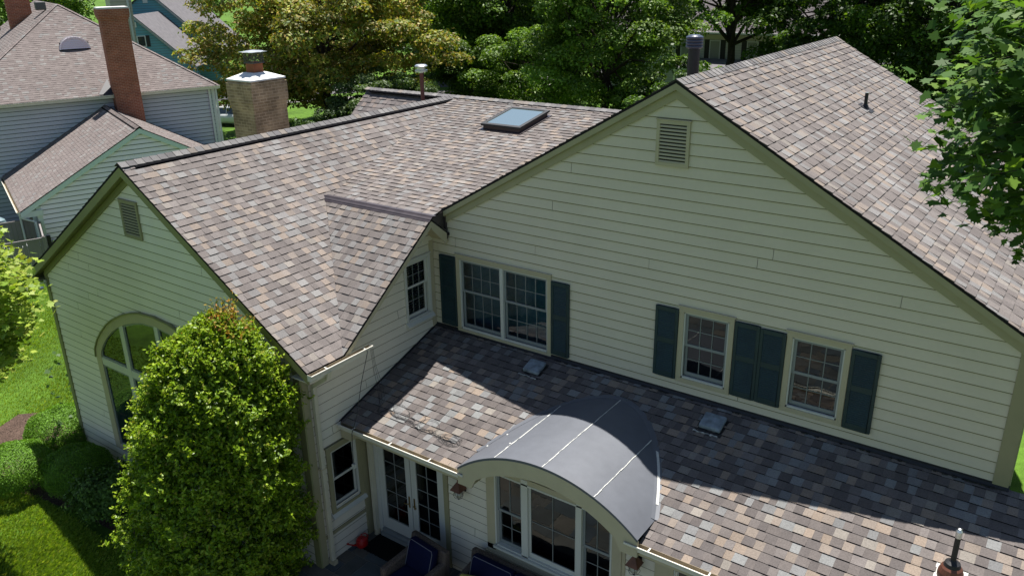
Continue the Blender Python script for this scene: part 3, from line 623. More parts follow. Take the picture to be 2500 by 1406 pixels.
# foundation of the wing
b = MB(); b.box(-8.40, -.14, -3.648, -3.6, GZ-.05, -.28); b.build('foundation', mat('grey foundation', (.16, .175, .20), .9, .2, noise=(6, .1)), H)
# step flashings round the lower roof
b = MB(); b.prism([(.0, SH(0)+.012), (-.06, SH(-.06)+.022), (-.06, SH(-.06)+.030), (-.028, SH(0)+.045), (-.028, SH(0)+.07), (.0, SH(0)+.07)], .03, 10.33, T=TX)
R = random.Random(5)
for i in range(60): x = R.uniform(.2, 10.2); b.box(x, x+R.uniform(.02, .08), -.085, -.03, SH(-.06)+.02, SH(-.06)+R.uniform(.03, .04))
b.build('wall_flashing', M['blackfl'], H)
b = MB(); b.prism([(-2.86, SH(-2.86)+.0), (0, SH(0)), (0, SH(0)+.05), (-2.86, SH(-2.86)+.045)], .018, .032, T=TX); b.build('step_flashing', M['blackfl'], H)
# ------------------------------------------------ windows, shutters, vents
W1 = dh_window(FM, .606, 2.82, 3.70, 5.33, H, cas=.08, cols=4, rows=2, meet=4.585, mull=[(1.665, 1.735)], gm=M['glass_dark'], fm=M['greyframe'], rm=M['roomblue'], label='wide pair of double hung windows beside the inner corner')
W2 = dh_window(FM, 5.33, 6.27, 3.95, 5.31, H, meet=4.63, fm=M['greyframe'], label='left single window of the upper wall')
W3 = dh_window(FM, 7.105, 8.05, 3.95, 5.31, H, meet=4.63, fm=M['greyframe'], label='right single window of the upper wall')
for (a, c, e, f) in ((.195, .60, 3.79, 5.26), (2.83, 3.215, 3.79, 5.235), (4.912, 5.325, 3.98, 5.25), (6.285, 6.69, 3.98, 5.27), (6.695, 7.10, 3.98, 5.25), (8.06, 8.465, 3.96, 5.255)): shutter(FM, a, c, e, f, H)
W4 = dh_window(FS, -.90, -.14, 3.99, 5.29, H, cas=.055, cols=3, rows=2, meet=4.72, cm=M['white'], sill=True, blinds=True, label='narrow window with white blinds under the cross gable')
W5 = dh_window(FS, -3.26, -2.42, .95, 2.40, H, cas=.10, cols=1, rows=1, meet=1.66, cm=M['trim'], sill=True, label='small window by the patio corner')
louver_vent('gable_vent', FM, 4.77, 5.325, 7.59, 8.30, H, M['trim_l'], 11)['label'] = 'larger louvred vent in the tall gable'
louver_vent('gable_vent', FW, -4.69, -4.09, 5.775, 6.51, H, M['trim'], 11)['label'] = 'smaller louvred vent in the wing gable'
# arched window of the wing
def arched_window():
    def outl(s, dz=0., half=arch_half, base=None):
        pr = [(x*s, 2.6+(z-2.6)*((4.168-2.6+dz)/(4.168-2.6))) for x, z in half]
        return [(WX-.05+x, z) for x, z in pr] + [(WX-.05-x, z) for x, z in pr[::-1][1:]]
    c0 = WX-.05; zb = .42
    so_ = [(c0+2.65, zb)]+outl(1.)+[(c0-2.65, zb)]; si_ = [(c0+2.44, zb)]+outl(2.44/2.65, -.20)+[(c0-2.44, zb)]
    b = MB()
    for i in range(len(so_)-1):
        A, B_, C_, D_ = so_[i], so_[i+1], si_[i+1], si_[i]
        b.prism([A, B_, C_, D_], .018, .06, T=lambda p: FW(p))
    b.box(c0-2.65, c0+2.65, zb-.12, zb, .018, .06, T=lambda p: FW((p[0], p[1], p[2]))) if False else FW.box(b, c0-2.65, c0+2.65, zb-.12, zb, .018, .06)
    o = b.build('arched_window', M['trim_l'], H); o['label'] = 'large arched window in the wing gable'
    # cap moulding
    cm = MB()
    for i in range(1, len(so_)-2):
        A, B_ = so_[i], so_[i+1]; k = lambda p: (c0+(p[0]-c0)*1.012, 2.6+(p[1]-2.6)*1.012+.006); cm.prism([A, B_, k(B_), k(A)], .018, .085, T=lambda p: FW(p))
    cm.build('cap_moulding', M['trim_w'], o)
    # glass as one sheet per bay row, clipped to the arch
    inner = si_[1:-1]; full = [(c0+2.44, zb), *inner, (c0-2.44, zb)]
    colsx = [c0-2.44, c0-1.42, c0-1.27, c0-.06, c0+.06, c0+1.27, c0+1.42, c0+2.44]
    zt0, zt1 = 2.47, 2.64
    for (a, e) in ((0, 1), (2, 3), (4, 5), (6, 7)):
        for (lo, hi, gm) in ((zt1, 4.2, M['glass']), (zb, zt0, M['glass_dark'])):
            q = clip_convex([(colsx[a], lo), (colsx[e], lo), (colsx[e], hi), (colsx[a], hi)], full)
            if q: g = MB(); g.face([FW((x, z, .022)) for x, z in q]); g.build('pane', gm, o)
            fb = MB(); n = len(q); cx_ = sum(p[0] for p in q)/n; cz_ = sum(p[1] for p in q)/n
            for i in range(n):
                A, B_ = q[i], q[(i+1) % n]; kk = lambda p: (p[0]+(cx_-p[0])*.045/max(.3, abs(cx_-p[0])) if abs(cx_-p[0]) > .1 else p[0], p[1]+(cz_-p[1])*.045/max(.3, abs(cz_-p[1])) if abs(cz_-p[1]) > .1 else p[1])
                fb.prism([A, B_, kk(B_), kk(A)], .022, .042, T=lambda p: FW(p))
            fb.build('frame', M['greyframe'], o)
    m = MB()
    for (a, e) in ((1, 2), (3, 4), (5, 6)):
        zt = 4.0 if a == 3 else 3.78
        q = clip_convex([(colsx[a], zb), (colsx[e], zb), (colsx[e], 4.2), (colsx[a], 4.2)], full); m.prism(q, .02, .056, T=lambda p: FW(p))
    FW.box(m, c0-2.44, c0+2.44, zt0, zt1, .02, .053); m.build('mullion', M['white'], o)
    bk = MB(); bk.face([FW((x, z, .0185)) for x, z in clip(full, 0, -1, -2.55)]); bk.build('room_beyond', M['room'], o)
    bk = MB(); bk.face([FW((x, z, .0185)) for x, z in clip(full, 0, 1, 2.55)]); bk.build('backing', M['backing'], o)  # flat dark teal sheet just behind the lower panes
arched_window()
# french doors
def french_doors():
    fr = FP; c = MB(); fr.box(c, .10, .27, -.01, 2.32, -.02, .03); fr.box(c, 1.87, 1.93, -.01, 2.32, -.02, .03); fr.box(c, .10, 2.02, 2.2, 2.45, -.02, .032)
    o = c.build('french_door', M['white'], H); o['label'] = 'pair of glazed french doors onto the patio'
    t = MB(); fr.box(t, 1.93, 2.03, -.01, 2.6, 0, .045); fr.box(t, .03, .10, -.01, 2.6, 0, .045); t.build('casing', M['trim'], o)
    th = MB(); fr.box(th, .27, 1.87, -.0, .10, -.12, .10); fr.box(th, .27, 1.87, .10, .16, -.12, .05); th.build('threshold', M['greyframe'], o)
    for (a, b_) in ((.27, 1.075), (1.095, 1.87)):
        l = MB(); g0, g1 = a+.13, b_-.12; z0, z1, q0, q1 = .17, 2.2, .43, 2.08
        for (u0, u1, v0, v1) in ((a, b_, z0, q0), (a, b_, q1, z1), (a, g0, q0, q1), (g1, b_, q0, q1)): fr.box(l, u0, u1, v0, v1, -.04, -.0)
        lf = l.build('door', M['greyframe'] if False else M['white'], o, bevel=.004)
        g = MB(); g.face([fr((g0, q0, -.02)), fr((g1, q0, -.02)), fr((g1, q1, -.02)), fr((g0, q1, -.02))]); g.build('pane', M['glass'], o)
        m = MB(); fr.box(m, (g0+g1)/2-.008, (g0+g1)/2+.008, q0, q1, -.018, -.008)
        for i in range(1, 5): z = q0+(q1-q0)*i/5; fr.box(m, g0, g1, z-.008, z+.008, -.017, -.009)
        m.build('muntins', M['muntin'], o)
        hx = b_-.055 if a < .5 else a+.055; h = MB(); fr.box(h, hx-.018, hx+.018, .92, 1.17, 0, .008); h.tube([fr((hx, 1.02, .0)), fr((hx, 1.02, .05)), fr((hx+(.09 if a > .5 else -.09), 1.01, .055))], .011, 6); h.build('handle', M['brass'], o, smooth=False)
    room(fr, .27, 1.87, .17, 2.2, o, depth=2.2)
french_doors()
# triple window under the eyebrow
def triple_window():
    fr = FP; c = MB()
    for (a, b_, d_, e) in ((2.92, 3.10, .90, 2.68), (5.40, 5.57, .90, 2.5), (2.92, 5.57, .84, 1.0), (3.10, 5.40, 2.52, 2.62)): fr.box(c, a, b_, d_, e, .0, .045)
    fr.box(c, 2.88, 5.60, .78, .84, 0, .07)
    o = c.build('triple_window', M['trim_l'], H); o['label'] = 'three part picture window under the arched metal canopy'
    f = MB()
    for (a, b_, d_, e) in ((3.10, 3.13, 1.0, 2.52), (3.66, 3.79, 1.0, 2.60), (4.74, 4.84, 1.0, 2.60), (5.37, 5.40, 1.0, 2.52), (3.10, 5.40, 1.0, 1.05), (3.10, 5.40, 2.49, 2.52)): fr.box(f, a, b_, d_, e, -.04, .05)
    fr.box(f, 3.08, 5.42, .985, 1.03, .0, .10); f.build('frame', M['white'], o)
    for (a, b_) in ((3.13, 3.66), (4.84, 5.37)):
        sash(fr, a, b_, 1.74, 2.49, -.0, 2, 1, o, M['greyframe'], M['glass'], name='upper_sash'); sash(fr, a, b_, 1.05, 1.78, -.035, 2, 2, o, M['greyframe'], M['glass'], name='lower_sash', bot=.07)
    sash(fr, 3.79, 4.74, 1.05, 2.49, .005, 2, 2, o, M['white'], M['glass'], rail=.04, name='fixed_sash', bot=.09)
    reveal(fr, 3.10, 5.40, 1.0, 2.52, o, M['greyframe'])
    room(fr, 3.05, 5.45, 0.95, 2.55, o, depth=2.6, m=M['roomtan'])
    l = MB(); l.lathe([(.02, .0), (.16, -.05), (.17, -.08), (.1, -.12), (.0, -.13)], (4.12, -1.45, 2.42)); l.build('ceiling_lamp', M['warm'], o, smooth=True)
    tb = MB(); tb.box(3.5, 5.3, -1.9, -.8, .3, .74); tb.build('room_table', M['room'], o)
    # board between window head and arch
    w_ = MB(); w_.prism([(2.95, 2.6)]+[(x_, eza(x_)-.06) for x_ in [2.98+.1*k for k in range(32)]]+[(6.1, 2.6)], -.02, .012, T=lambda p: FP(p)); fr.box(w_, 3.0, 3.06, 2.5, 2.9, .0, .05); w_.build('head_board', M['trim_l'], o)
triple_window()
b = MB(); FP.box(b, 5.57, 5.63, -.05, 2.6, 0, .03); FP.box(b, 6.14, 6.36, .0, 2.55, .0, .04); b.build('corner_board', M['trim_l'], H)
wr = dh_window(FP, 6.36, 8.3, .2, 2.3, H, cols=2, rows=2, label='tall window at the bottom right edge under the gutter')
# eyebrow canopy
def eyebrow():
    cx, zc, Rr = 4.53, 3.53, 2.49; n = 36; y0 = -2.95
    za = lambda x: zc-(Rr-math.sqrt(max(0, Rr*Rr-(x-cx)**2)))
    xs = [cx-1.64+3.28*i/n for i in range(n+1)]; yb = lambda z: min(-.02, (z-3.685)/.32)
    mb = MB(); sm = []
    for i in range(n):
        a, b_ = xs[i], xs[i+1]; k = 10
        for j in range(k):
            def P(x, t): z = za(x); ye = yb(z)+.06; y = y0+(max(ye, y0+.01)-y0)*t; fl_ = max(0, t-.90)/.10; return Vector((x, y, z+.012-.0*fl_))
            mb.face([P(a, j/k), P(b_, j/k), P(b_, (j+1)/k), P(a, (j+1)/k)])
        # front lip
        mb.face([(a, y0-.012, za(a)-.03), (b_, y0-.012, za(b_)-.03), (b_, y0-.012, za(b_)+.012), (a, y0-.012, za(a)+.012)])
        mb.face([(a, y0-.012, za(a)+.012), (b_, y0-.012, za(b_)+.012), (b_, y0, za(b_)+.012), (a, y0, za(a)+.012)])
    o = mb.build('eyebrow_roof', M['metalroof'], H, weld=True); o['label'] = 'arched grey metal eyebrow roof with white sealed seams'
    for p in o.data.polygons: p.use_smooth = abs(p.normal.y) < .5
    # apron skirt where the metal meets the shingles
    ap = MB(); pts = []
    for i in range(n+1):
        x = xs[i]; z = za(x); y = max(y0+.02, min(-.02, (z-3.685)/.32)); pts.append(Vector((x, y, SH(y)+.014)))
    for i in range(n):
        A, B_ = pts[i], pts[i+1]
        def outp(p, w__): dx = p.x-cx; s = max(-1, min(1, dx/1.2)); q = Vector((p.x+s*w__, p.y+(1-abs(s))*w__+.02, 0)); q.z = SH(q.y)+.010; return q
        def inn(p): q = Vector((p.x-(.05 if p.x > cx else -.05), p.y-.03, 0)); q.z = max(za(q.x)+.016, SH(q.y)+.02); return q
        ap.face([A+Vector((0, 0, .012)), B_+Vector((0, 0, .012)), outp(B_, .055), outp(A, .055)]); ap.face([inn(A), inn(B_), B_+Vector((0, 0, .012)), A+Vector((0, 0, .012))])
    ap.build('apron', M['metalroof'], o, smooth=True)
    # sealed seams
    R = random.Random(3)
    for sx in (3.66, 4.55, 5.45):
        sb = MB(); z = za(sx)+.016; ye = yb(za(sx)); k = 26; L_ = []; 
        for j in range(k+1): t = j/k; L_.append((sx+R.uniform(-.006, .006), y0-.01+(ye-y0)*t, z))
        for j in range(k):
            wd = R.uniform(.005, .012); a, b_ = L_[j], L_[j+1]; sb.box(min(a[0], b_[0])-wd/2, max(a[0], b_[0])+wd/2, a[1], b_[1], z-.004, z+R.uniform(.002, .007))
        sb.build('sealant_seam', M['sealant'], o)
    for (x, y) in ((3.22, -2.0), (3.02, -2.3), (3.60, -2.45)): sb = MB(); sb.lathe([(.022, 0), (.016, .006), (0, .008)], (x, y, max(za(x)+.012, SH(y)+.02)), 7); sb.build('sealant_dab', M['sealant'], o)
    sb = MB()
    R2 = random.Random(9)
    for i in range(5, n-1):
        if xs[i] < 5.55: continue
        A, B_ = pts[i], pts[i+1]; q = Vector((.028, .012, .012)); sb.face([A+Vector((-.012, 0, .026)), B_+Vector((-.012, 0, .026)), B_+q, A+q])
    sb.build('edge_sealant', M['sealant'], o)
    # arched fascia with stepped feet
    Ri = Rr-.02; fa = MB()
    outer = [(x, za(x)-.03) for x in xs]
    inner = []
    for x in xs:
        zi = zc-.30-(2.15-math.sqrt(max(0.01, 2.15**2-(x-cx)**2))) if abs(x-cx) < 1.32 else 2.62
        inner.append((x, max(2.60, zi)))
    for i in range(n):
        if outer[i][1] <= 2.62 or outer[i+1][1] <= 2.62: continue
        fa.prism([outer[i], outer[i+1], inner[i+1], inner[i]], y0-.008, y0+.04, T=lambda p: Vector((p[0], p[2], p[1])))
    fa.build('arched_fascia', M['trim_l'], o)
    so2 = MB()
    for i in range(n): so2.face([(xs[i], y0, inner[i][1]+.03), (xs[i+1], y0, inner[i+1][1]+.03), (xs[i+1], -2.2, inner[i+1][1]+.03), (xs[i], -2.2, inner[i][1]+.03)])
    so2.build('arched_soffit', M['trim'], o)
eyebrow()
# gutters and downspouts
gutter('gutter', (.08, -2.872, 2.83), (3.0, -2.872, 2.83), (0, -1, 0), H)
gutter('gutter', (5.97, -2.872, 2.83), (11.6, -2.872, 2.83), (0, -1, 0), H)
gutter('gutter', (.475, -3.83, 4.30), (.475, -2.40, 4.30), (1, 0, 0), H)
gutter('gutter', (-8.775, -2.0, 4.27), (-8.775, -3.86, 4.27), (-1, 0, 0), H)
gutter('gutter', (10.725, -.1, 5.62), (10.725, 8.3, 5.62), (1, 0, 0), H, hang=0)
def downspout(pts, w_=.062, dpt=.05):
    mb = MB(); pts = [Vector(p) for p in pts]
    for i in range(len(pts)-1):
        a, b_ = pts[i], pts[i+1]; dd = (b_-a).normalized(); s = Vector((0, 1, 0)) if abs(dd.y) < .9 else Vector((1, 0, 0)); s = (s-dd*s.dot(dd)).normalized(); t = dd.cross(s)
        T = lambda p: a+s*p[0]+t*p[1]+dd*p[2]; mb.prism([(-w_/2, -dpt/2), (w_/2, -dpt/2), (w_/2, dpt/2), (-w_/2, dpt/2)], -.01, (b_-a).length+.01, T=T)
    return mb.build('downspout', M['down'], H, bevel=.006)
dsp = downspout([(.535, -3.42, 4.2), (.50, -3.42, 4.08), (.10, -3.42, 3.80), (.085, -3.42, .06)], .085, .07)
b = MB(); b.box(.03, .16, -3.47, -3.37, .0, .09); b.box(.03, .13, -3.48, -3.36, 2.1, 2.13); b.build('boot', M['trim_l'], dsp)
d2 = downspout([(.16, -2.30, 2.5), (.15, -2.29, .06)], .095, .075)
b = MB(); b.lathe([(.07, 0), (.06, .10), (.05, .12)], (.15, -2.29, .0), 12); b.build('boot', M['trim_l'], d2)
# skylight
sk = MB(); TB = lambda p: Vector((p[0], p[1], BZ(p[1])+p[2]))
sk.box(-1.66, -.60, 3.92, 5.12, .02, .12, T=TB); o = sk.build('skylight', mat('brown skylight curb', (.05, .03, .027), .5, .4), H, bevel=.01)
s2 = MB()
for (a, c, e, f) in ((-1.70, -.56, 3.88, 3.97), (-1.70, -.56, 5.07, 5.16), (-1.70, -1.61, 3.97, 5.07), (-.65, -.56, 3.97, 5.07)): s2.box(a, c, e, f, .11, .165, T=TB)
s2.build('frame', M['black'], o, bevel=.008)
s3 = MB(); s3.face([TB(p) for p in ((-1.61, 3.97, .15), (-.65, 3.97, .15), (-.65, 5.07, .15), (-1.61, 5.07, .15))]); sg = mat('skylight glass', (.12, .16, .15), .02, 1.0, coat=1); sg.node_tree.nodes['Principled BSDF'].inputs['IOR'].default_value = 2.6; s3.build('pane', sg, o)
s4 = MB(); s4.box(-1.74, -.52, 3.84, 5.2, .012, .03, T=TB); s4.build('flashing', M['flash'], o)
# roof vents on the lower roof
TS = lambda p: Vector((p[0], p[1], SH(p[1])+p[2]))
for (x0, x1, y0, y1) in ((2.52, 2.87, -.54, -.25), (6.01, 6.38, -.58, -.28)):
    v = MB(); v.box(x0, x1, y0, y1, .03, .10, T=TS); o = v.build('roof_vent', M['ventbox'], H, bevel=.022); o['label'] = 'low square roof vent ' + ('nearer the inner corner' if x0 < 3 else 'below the single windows')
    v = MB(); v.box(x0+.03, x1-.03, y0+.03, y1-.03, .015, .06, T=TS); v.box(x0-.04, x1+.03, y0-.06, y1+.04, .006, .016, T=TS); v.build('base', M['black'], o)
    v = MB(); R = random.Random(int(x0*10))
    for i in range(26): xx = R.uniform(x0-.07, x1-.02); v.box(xx, xx+R.uniform(.015, .05), y0-.075, y0-.075+R.uniform(.01, .03), .01, .024, T=TS)
    v.build('sealant', M['sealant'], o)
# mast vent at the lower right
mx, my = 9.93, -1.62; mz = SH(my)
v = MB(); v.lathe([(.155, .0), (.15, .07), (.125, .14), (.10, .17)], (mx, my, mz), 24, T=None); o = v.build('mast_vent', M['copper'], H, smooth=True); o['label'] = 'black pipe mast with copper collar on the lower roof'
v = MB(); v.lathe([(.105, .16), (.09, .215), (.05, .24), (.034, .26), (.034, .60)], (mx, my, mz), 20); v.tube([(mx, my, mz+.58), (mx, my+.01, mz+.66), (mx+.005, my+.03, mz+.72)], [.034, .04, .03], 12); v.build('pipe', M['black'], o, smooth=True)
v = MB(); v.lathe([(.038, .60), (.040, .69), (.02, .73), (0, .735)], (mx, my, mz), 16); v.build('pipe_cap', M['galv'], o, smooth=True)
v = MB(); R = random.Random(2)
for i in range(14): x = mx-.22+R.uniform(-.03, .3); y = my-.30+R.uniform(-.02, .2); v.box(x, x+R.uniform(.05, .14), y, y+R.uniform(.05, .12), .008, .014+.001*i, T=TS)
v.box(mx-.18, mx+.19, my-.22, my+.12, .007, .012, T=TS); v.build('flashing', M['sealant'], o)
# pipes on other slopes
def ezx(x): return zm(x)
v = MB(); v.lathe([(.032, -.02), (.032, .27)], (6.72, 4.70, ezx(6.72)), 14); o = v.build('vent_pipe', M['black'], H, smooth=True); o['label'] = 'short dark vent pipe on the sunlit right hand slope'
v = MB(); v.lathe([(.028, .272), (.034, .275), (.034, .285), (0, .286)], (6.72, 4.70, ezx(6.72)), 14); v.build('pipe_rim', M['galv'], o)
v = MB(); v.lathe([(.075, .0), (.05, .06), (.036, .08)], (6.72, 4.70, ezx(6.72)-.01), 14); TE = lambda p: Vector((p[0], p[1], zm(p[0])+p[2])); v.box(6.62, 6.87, 4.57, 4.83, .014, .02, T=TE); v.build('flashing', M['blackfl'], o)
px, py = 3.56, 4.0; v = MB(); v.lathe([(.115, -.1), (.115, 1.02)], (px, py, zm(px)), 22); o = v.build('vent_stack', M['black'], H, smooth=True); o['label'] = 'thick black vent stack with ribbed cap behind the main ridge'
v = MB(); prof = [(.12, .93)]
for i in range(4): prof += [(.165, .95+i*.055), (.172, .975+i*.055), (.165, .995+i*.055), (.15, 1.0+i*.055)]
prof += [(.10, 1.19), (0, 1.2)]
v.lathe(prof, (px, py, zm(px)), 24); v.build('ribbed_cap', mat('blue black ribbed cap', (.03, .035, .06), .3, .6), o, smooth=True)
v = MB(); v.lathe([(.055, -.1), (.055, .86)], (-5.03, 5.62, 7.0), 14); o = v.build('flue_pipe', M['redpipe'], H, smooth=True); o['label'] = 'thin red flue pipe with round metal cap'
v = MB(); v.lathe([(.05, .84), (.05, .93)], (-5.03, 5.62, 7.0), 14); v.lathe([(.165, .89), (.17, .895), (.17, .94), (.15, .945)], (-5.03, 5.62, 7.0), 20); v.lathe([(.17, 1.02), (.175, 1.05), (.14, 1.08), (0, 1.085)], (-5.03, 5.62, 7.0), 20)
v.lathe([(.12, .93), (.12, 1.03)], (-5.03, 5.62, 7.0), 12); v.build('flue_cap', M['galv'], o)
# brick chimney of this house
def chimney():
    x0, x1, y0, y1 = -9.42, -8.52, 2.66, 3.72; b = MB()
    b.box(x0-.03, x1+.02, y0-.03, y1+.05, GZ, 6.98)
    for i, (e, za_, zb_) in enumerate(((.045, 6.98, 7.07), (.06, 7.07, 7.16), (.08, 7.16, 7.24), (.085, 7.24, 7.68))): b.box(x0-e, x1+e, y0-e, y1+e, za_, zb_)
    b.box(x0-.05, x1+.05, y0-.05, y1+.05, 7.68, 7.74)
    o = b.build('chimney', M['stone_ch'], H); o['label'] = 'weathered tan brick chimney with white mortar cap'
    c = MB(); e = .07; cx_, cy_ = (x0+x1)/2, (y0+y1)/2; lo = [(x0-e, y0-e), (x1+e, y0-e), (x1+e, y1+e), (x0-e, y1+e)]; hi = [(cx_-.22, cy_-.22), (cx_+.22, cy_-.22), (cx_+.22, cy_+.22), (cx_-.22, cy_+.22)]
    for i in range(4):
        j = (i+1) % 4; c.face([(*lo[i], 7.74), (*lo[j], 7.74), (*lo[j], 7.78), (*lo[i], 7.78)]); c.face([(*lo[i], 7.78), (*lo[j], 7.78), (*hi[j], 7.93), (*hi[i], 7.93)])
    c.face([(*p, 7.93) for p in hi]); c.build('mortar_cap', M['cap'], o)
    f = MB(); f.box(cx_-.16, cx_+.16, cy_-.16, cy_+.16, 7.9, 8.20); f.build('flue_tile', M['terracotta'], o)
    s = MB(); s.box(cx_-.27, cx_+.27, cy_-.27, cy_+.27, 8.46, 8.475); s.lathe([(.36, 0), (.05, .04), (0, .045)], (cx_, cy_, 8.475), 4); s.build('spark_cap', M['galv'], o)
    w_ = MB()
    for a in (-.18, .18):
        for c_ in (-.18, .18): w_.box(cx_+a-.008, cx_+a+.008, cy_+c_-.008, cy_+c_+.008, 8.18, 8.47)
    for i in range(9):
        t = -.18+.36*i/8
        for s_ in (-.18, .18): w_.box(cx_+t-.003, cx_+t+.003, cy_+s_-.003, cy_+s_+.003, 8.18, 8.46); w_.box(cx_+s_-.003, cx_+s_+.003, cy_+t-.003, cy_+t+.003, 8.18, 8.46)
    for i in range(6):
        z = 8.19+.27*i/6; w_.box(cx_-.18, cx_+.18, cy_-.183, cy_-.177, z, z+.005); w_.box(cx_+.177, cx_+.183, cy_-.18, cy_+.18, z, z+.005)
    w_.box(cx_-.2, cx_+.2, cy_-.2, cy_+.2, 8.17, 8.19); w_.build('spark_mesh', M['mesh'], o)
chimney()
# wall lanterns
def lantern(x, label):
    o = MB(); y = -2.38; z = 1.98; q = [(.135, .0), (.05, .12), (.02, .15), (.02, .19), (0, .19)]
    n = 4; T = lambda p: Vector((x+(p[0]-x)*math.cos(.78)-(p[1]-y)*math.sin(.78), y+(p[0]-x)*math.sin(.78)+(p[1]-y)*math.cos(.78), p[2]))
    o.lathe([(.15, -.01), (.15, .0)]+[(a, b_) for a, b_ in q[1:]], (x, y, z), 4, T=T)
    L_ = o.build('wall_lantern', M['copper'], H); L_['label'] = label
    a = MB(); a.tube([(x, -2.215, z+.02), (x, -2.25, z+.17), (x, -2.36, z+.19)], .013, 6); a.box(x-.05, x+.05, -2.235, -2.21, z-.12, z+.10); a.build('bracket', M['blackfl'], L_)
    c = MB()
    for k in range(6):
        an = k*PI/3; c.tube([(x+.07*math.cos(an), y+.07*math.sin(an), z-.02), (x+.105*math.cos(an), y+.105*math.sin(an), z-.09), (x+.07*math.cos(an), y+.07*math.sin(an), z-.17), (x, y, z-.22)], .004, 4)
    c.build('cage', M['blackfl'], L_)
    g = MB(); g.lathe([(.05, -.02), (.08, -.09), (.05, -.16), (0, -.17)], (x, y, z), 12); g.build('globe', M['lampglass'], L_, smooth=True)
lantern(2.40, 'copper hooded wall lantern beside the french doors'); lantern(5.86, 'copper hooded wall lantern right of the picture window')
# floodlight on the wing corner
f = MB(); f.box(-8.50, -8.42, -3.70, -3.66, 3.95, 4.10); f.tube([(-8.46, -3.70, 4.03), (-8.62, -3.80, 4.0)], .015, 6); f.lathe([(.03, 0), (.06, .04), (.07, .10)], (-8.66, -3.82, 3.92), 10); f.lathe([(.03, 0), (.06, .04), (.065, .09)], (-8.48, -3.80, 3.85), 10); o = f.build('flood_light', M['galv'], H)
"""PATIO SPOT"""
# ------------------------------------------------------------------ loose things by the house
def cables():
    R = random.Random(12); mb = MB()
    def on(pts, seed, amp=.015):
        Q = []; R = random.Random(seed)
        for i in range(len(pts)-1):
            for k in range(8):
                t = k/8; x = pts[i][0]*(1-t)+pts[i+1][0]*t+R.uniform(-amp, amp); y = pts[i][1]*(1-t)+pts[i+1][1]*t+R.uniform(-amp, amp); Q.append((x, y, SH(y)+.028+R.uniform(0, .006)))
        return Q
    base = [(.55, -2.42), (.75, -2.26), (.98, -2.34), (1.3, -2.36), (1.55, -2.38), (1.8, -2.40), (2.02, -2.42), (2.2, -2.42), (2.45, -2.47)]
    for s in range(3):
        mb.tube(on([(x+R.uniform(-.05, .05), y+R.uniform(-.05, .05)) for x, y in base], s), .0042, 4)
    def loop(cx, cy, rx, ry, a, sd):
        P = []; R = random.Random(sd)
        for k in range(25):
            t = k/24*2*PI; x = rx*math.cos(t)*(1+R.uniform(-.03, .03)); y = ry*math.sin(t); P.append((cx+x*math.cos(a)-y*math.sin(a), cy+x*math.sin(a)+y*math.cos(a)))
        mb.tube([(x, y, SH(y)+.03) for x, y in P], .0038, 4)
    for i, L_ in enumerate(((2.27, -2.44, .22, .07, .0), (2.25, -2.36, .24, .06, .15), (2.3, -2.40, .2, .1, -.1), (.74, -2.05, .09, .13, .3), (.98, -2.2, .24, .10, -.3), (1.35, -2.25, .2, .14, .2), (1.7, -2.3, .22, .15, .1), (1.1, -2.3, .3, .06, 0))): loop(*L_, i)
    mb.tube(on([(.25, -2.02), (.42, -2.18), (.55, -2.42)], 8, .01), .004, 4)
    mb.tube([(.56, -2.52, 4.27), (.60, -2.56, 4.22), (.58, -2.75, 3.7), (.55, -2.90, 3.1), (.50, -3.01, 2.78), (.48, -3.02, 2.3), (.46, -3.0, 2.12)], .0065, 5)
    for k in range(3): mb.tube([(.58, -2.46+k*.03, 4.25), (.57, -2.42+k*.03, 3.9), (.50, -2.3+k*.06, 3.45), (.42+.03*k, -2.2+k*.05, 3.02+.02*k), (.55, -2.38, SH(-2.38)+.03)], .003, 4)
    o = mb.build('cable', M['cable']); tag(o, 'tangled thin black cables lying on the lower roof and hanging from the gutter', 'cable')
    t = MB(); t.box(.43, .49, -3.03, -2.97, 2.04, 2.12)
    t.build('connector', M['white'], o)
cables()
def cushion(mb, x0, x1, y0, y1, z0, z1, T): mb.box(x0, x1, y0, y1, z0, z1, T=T)
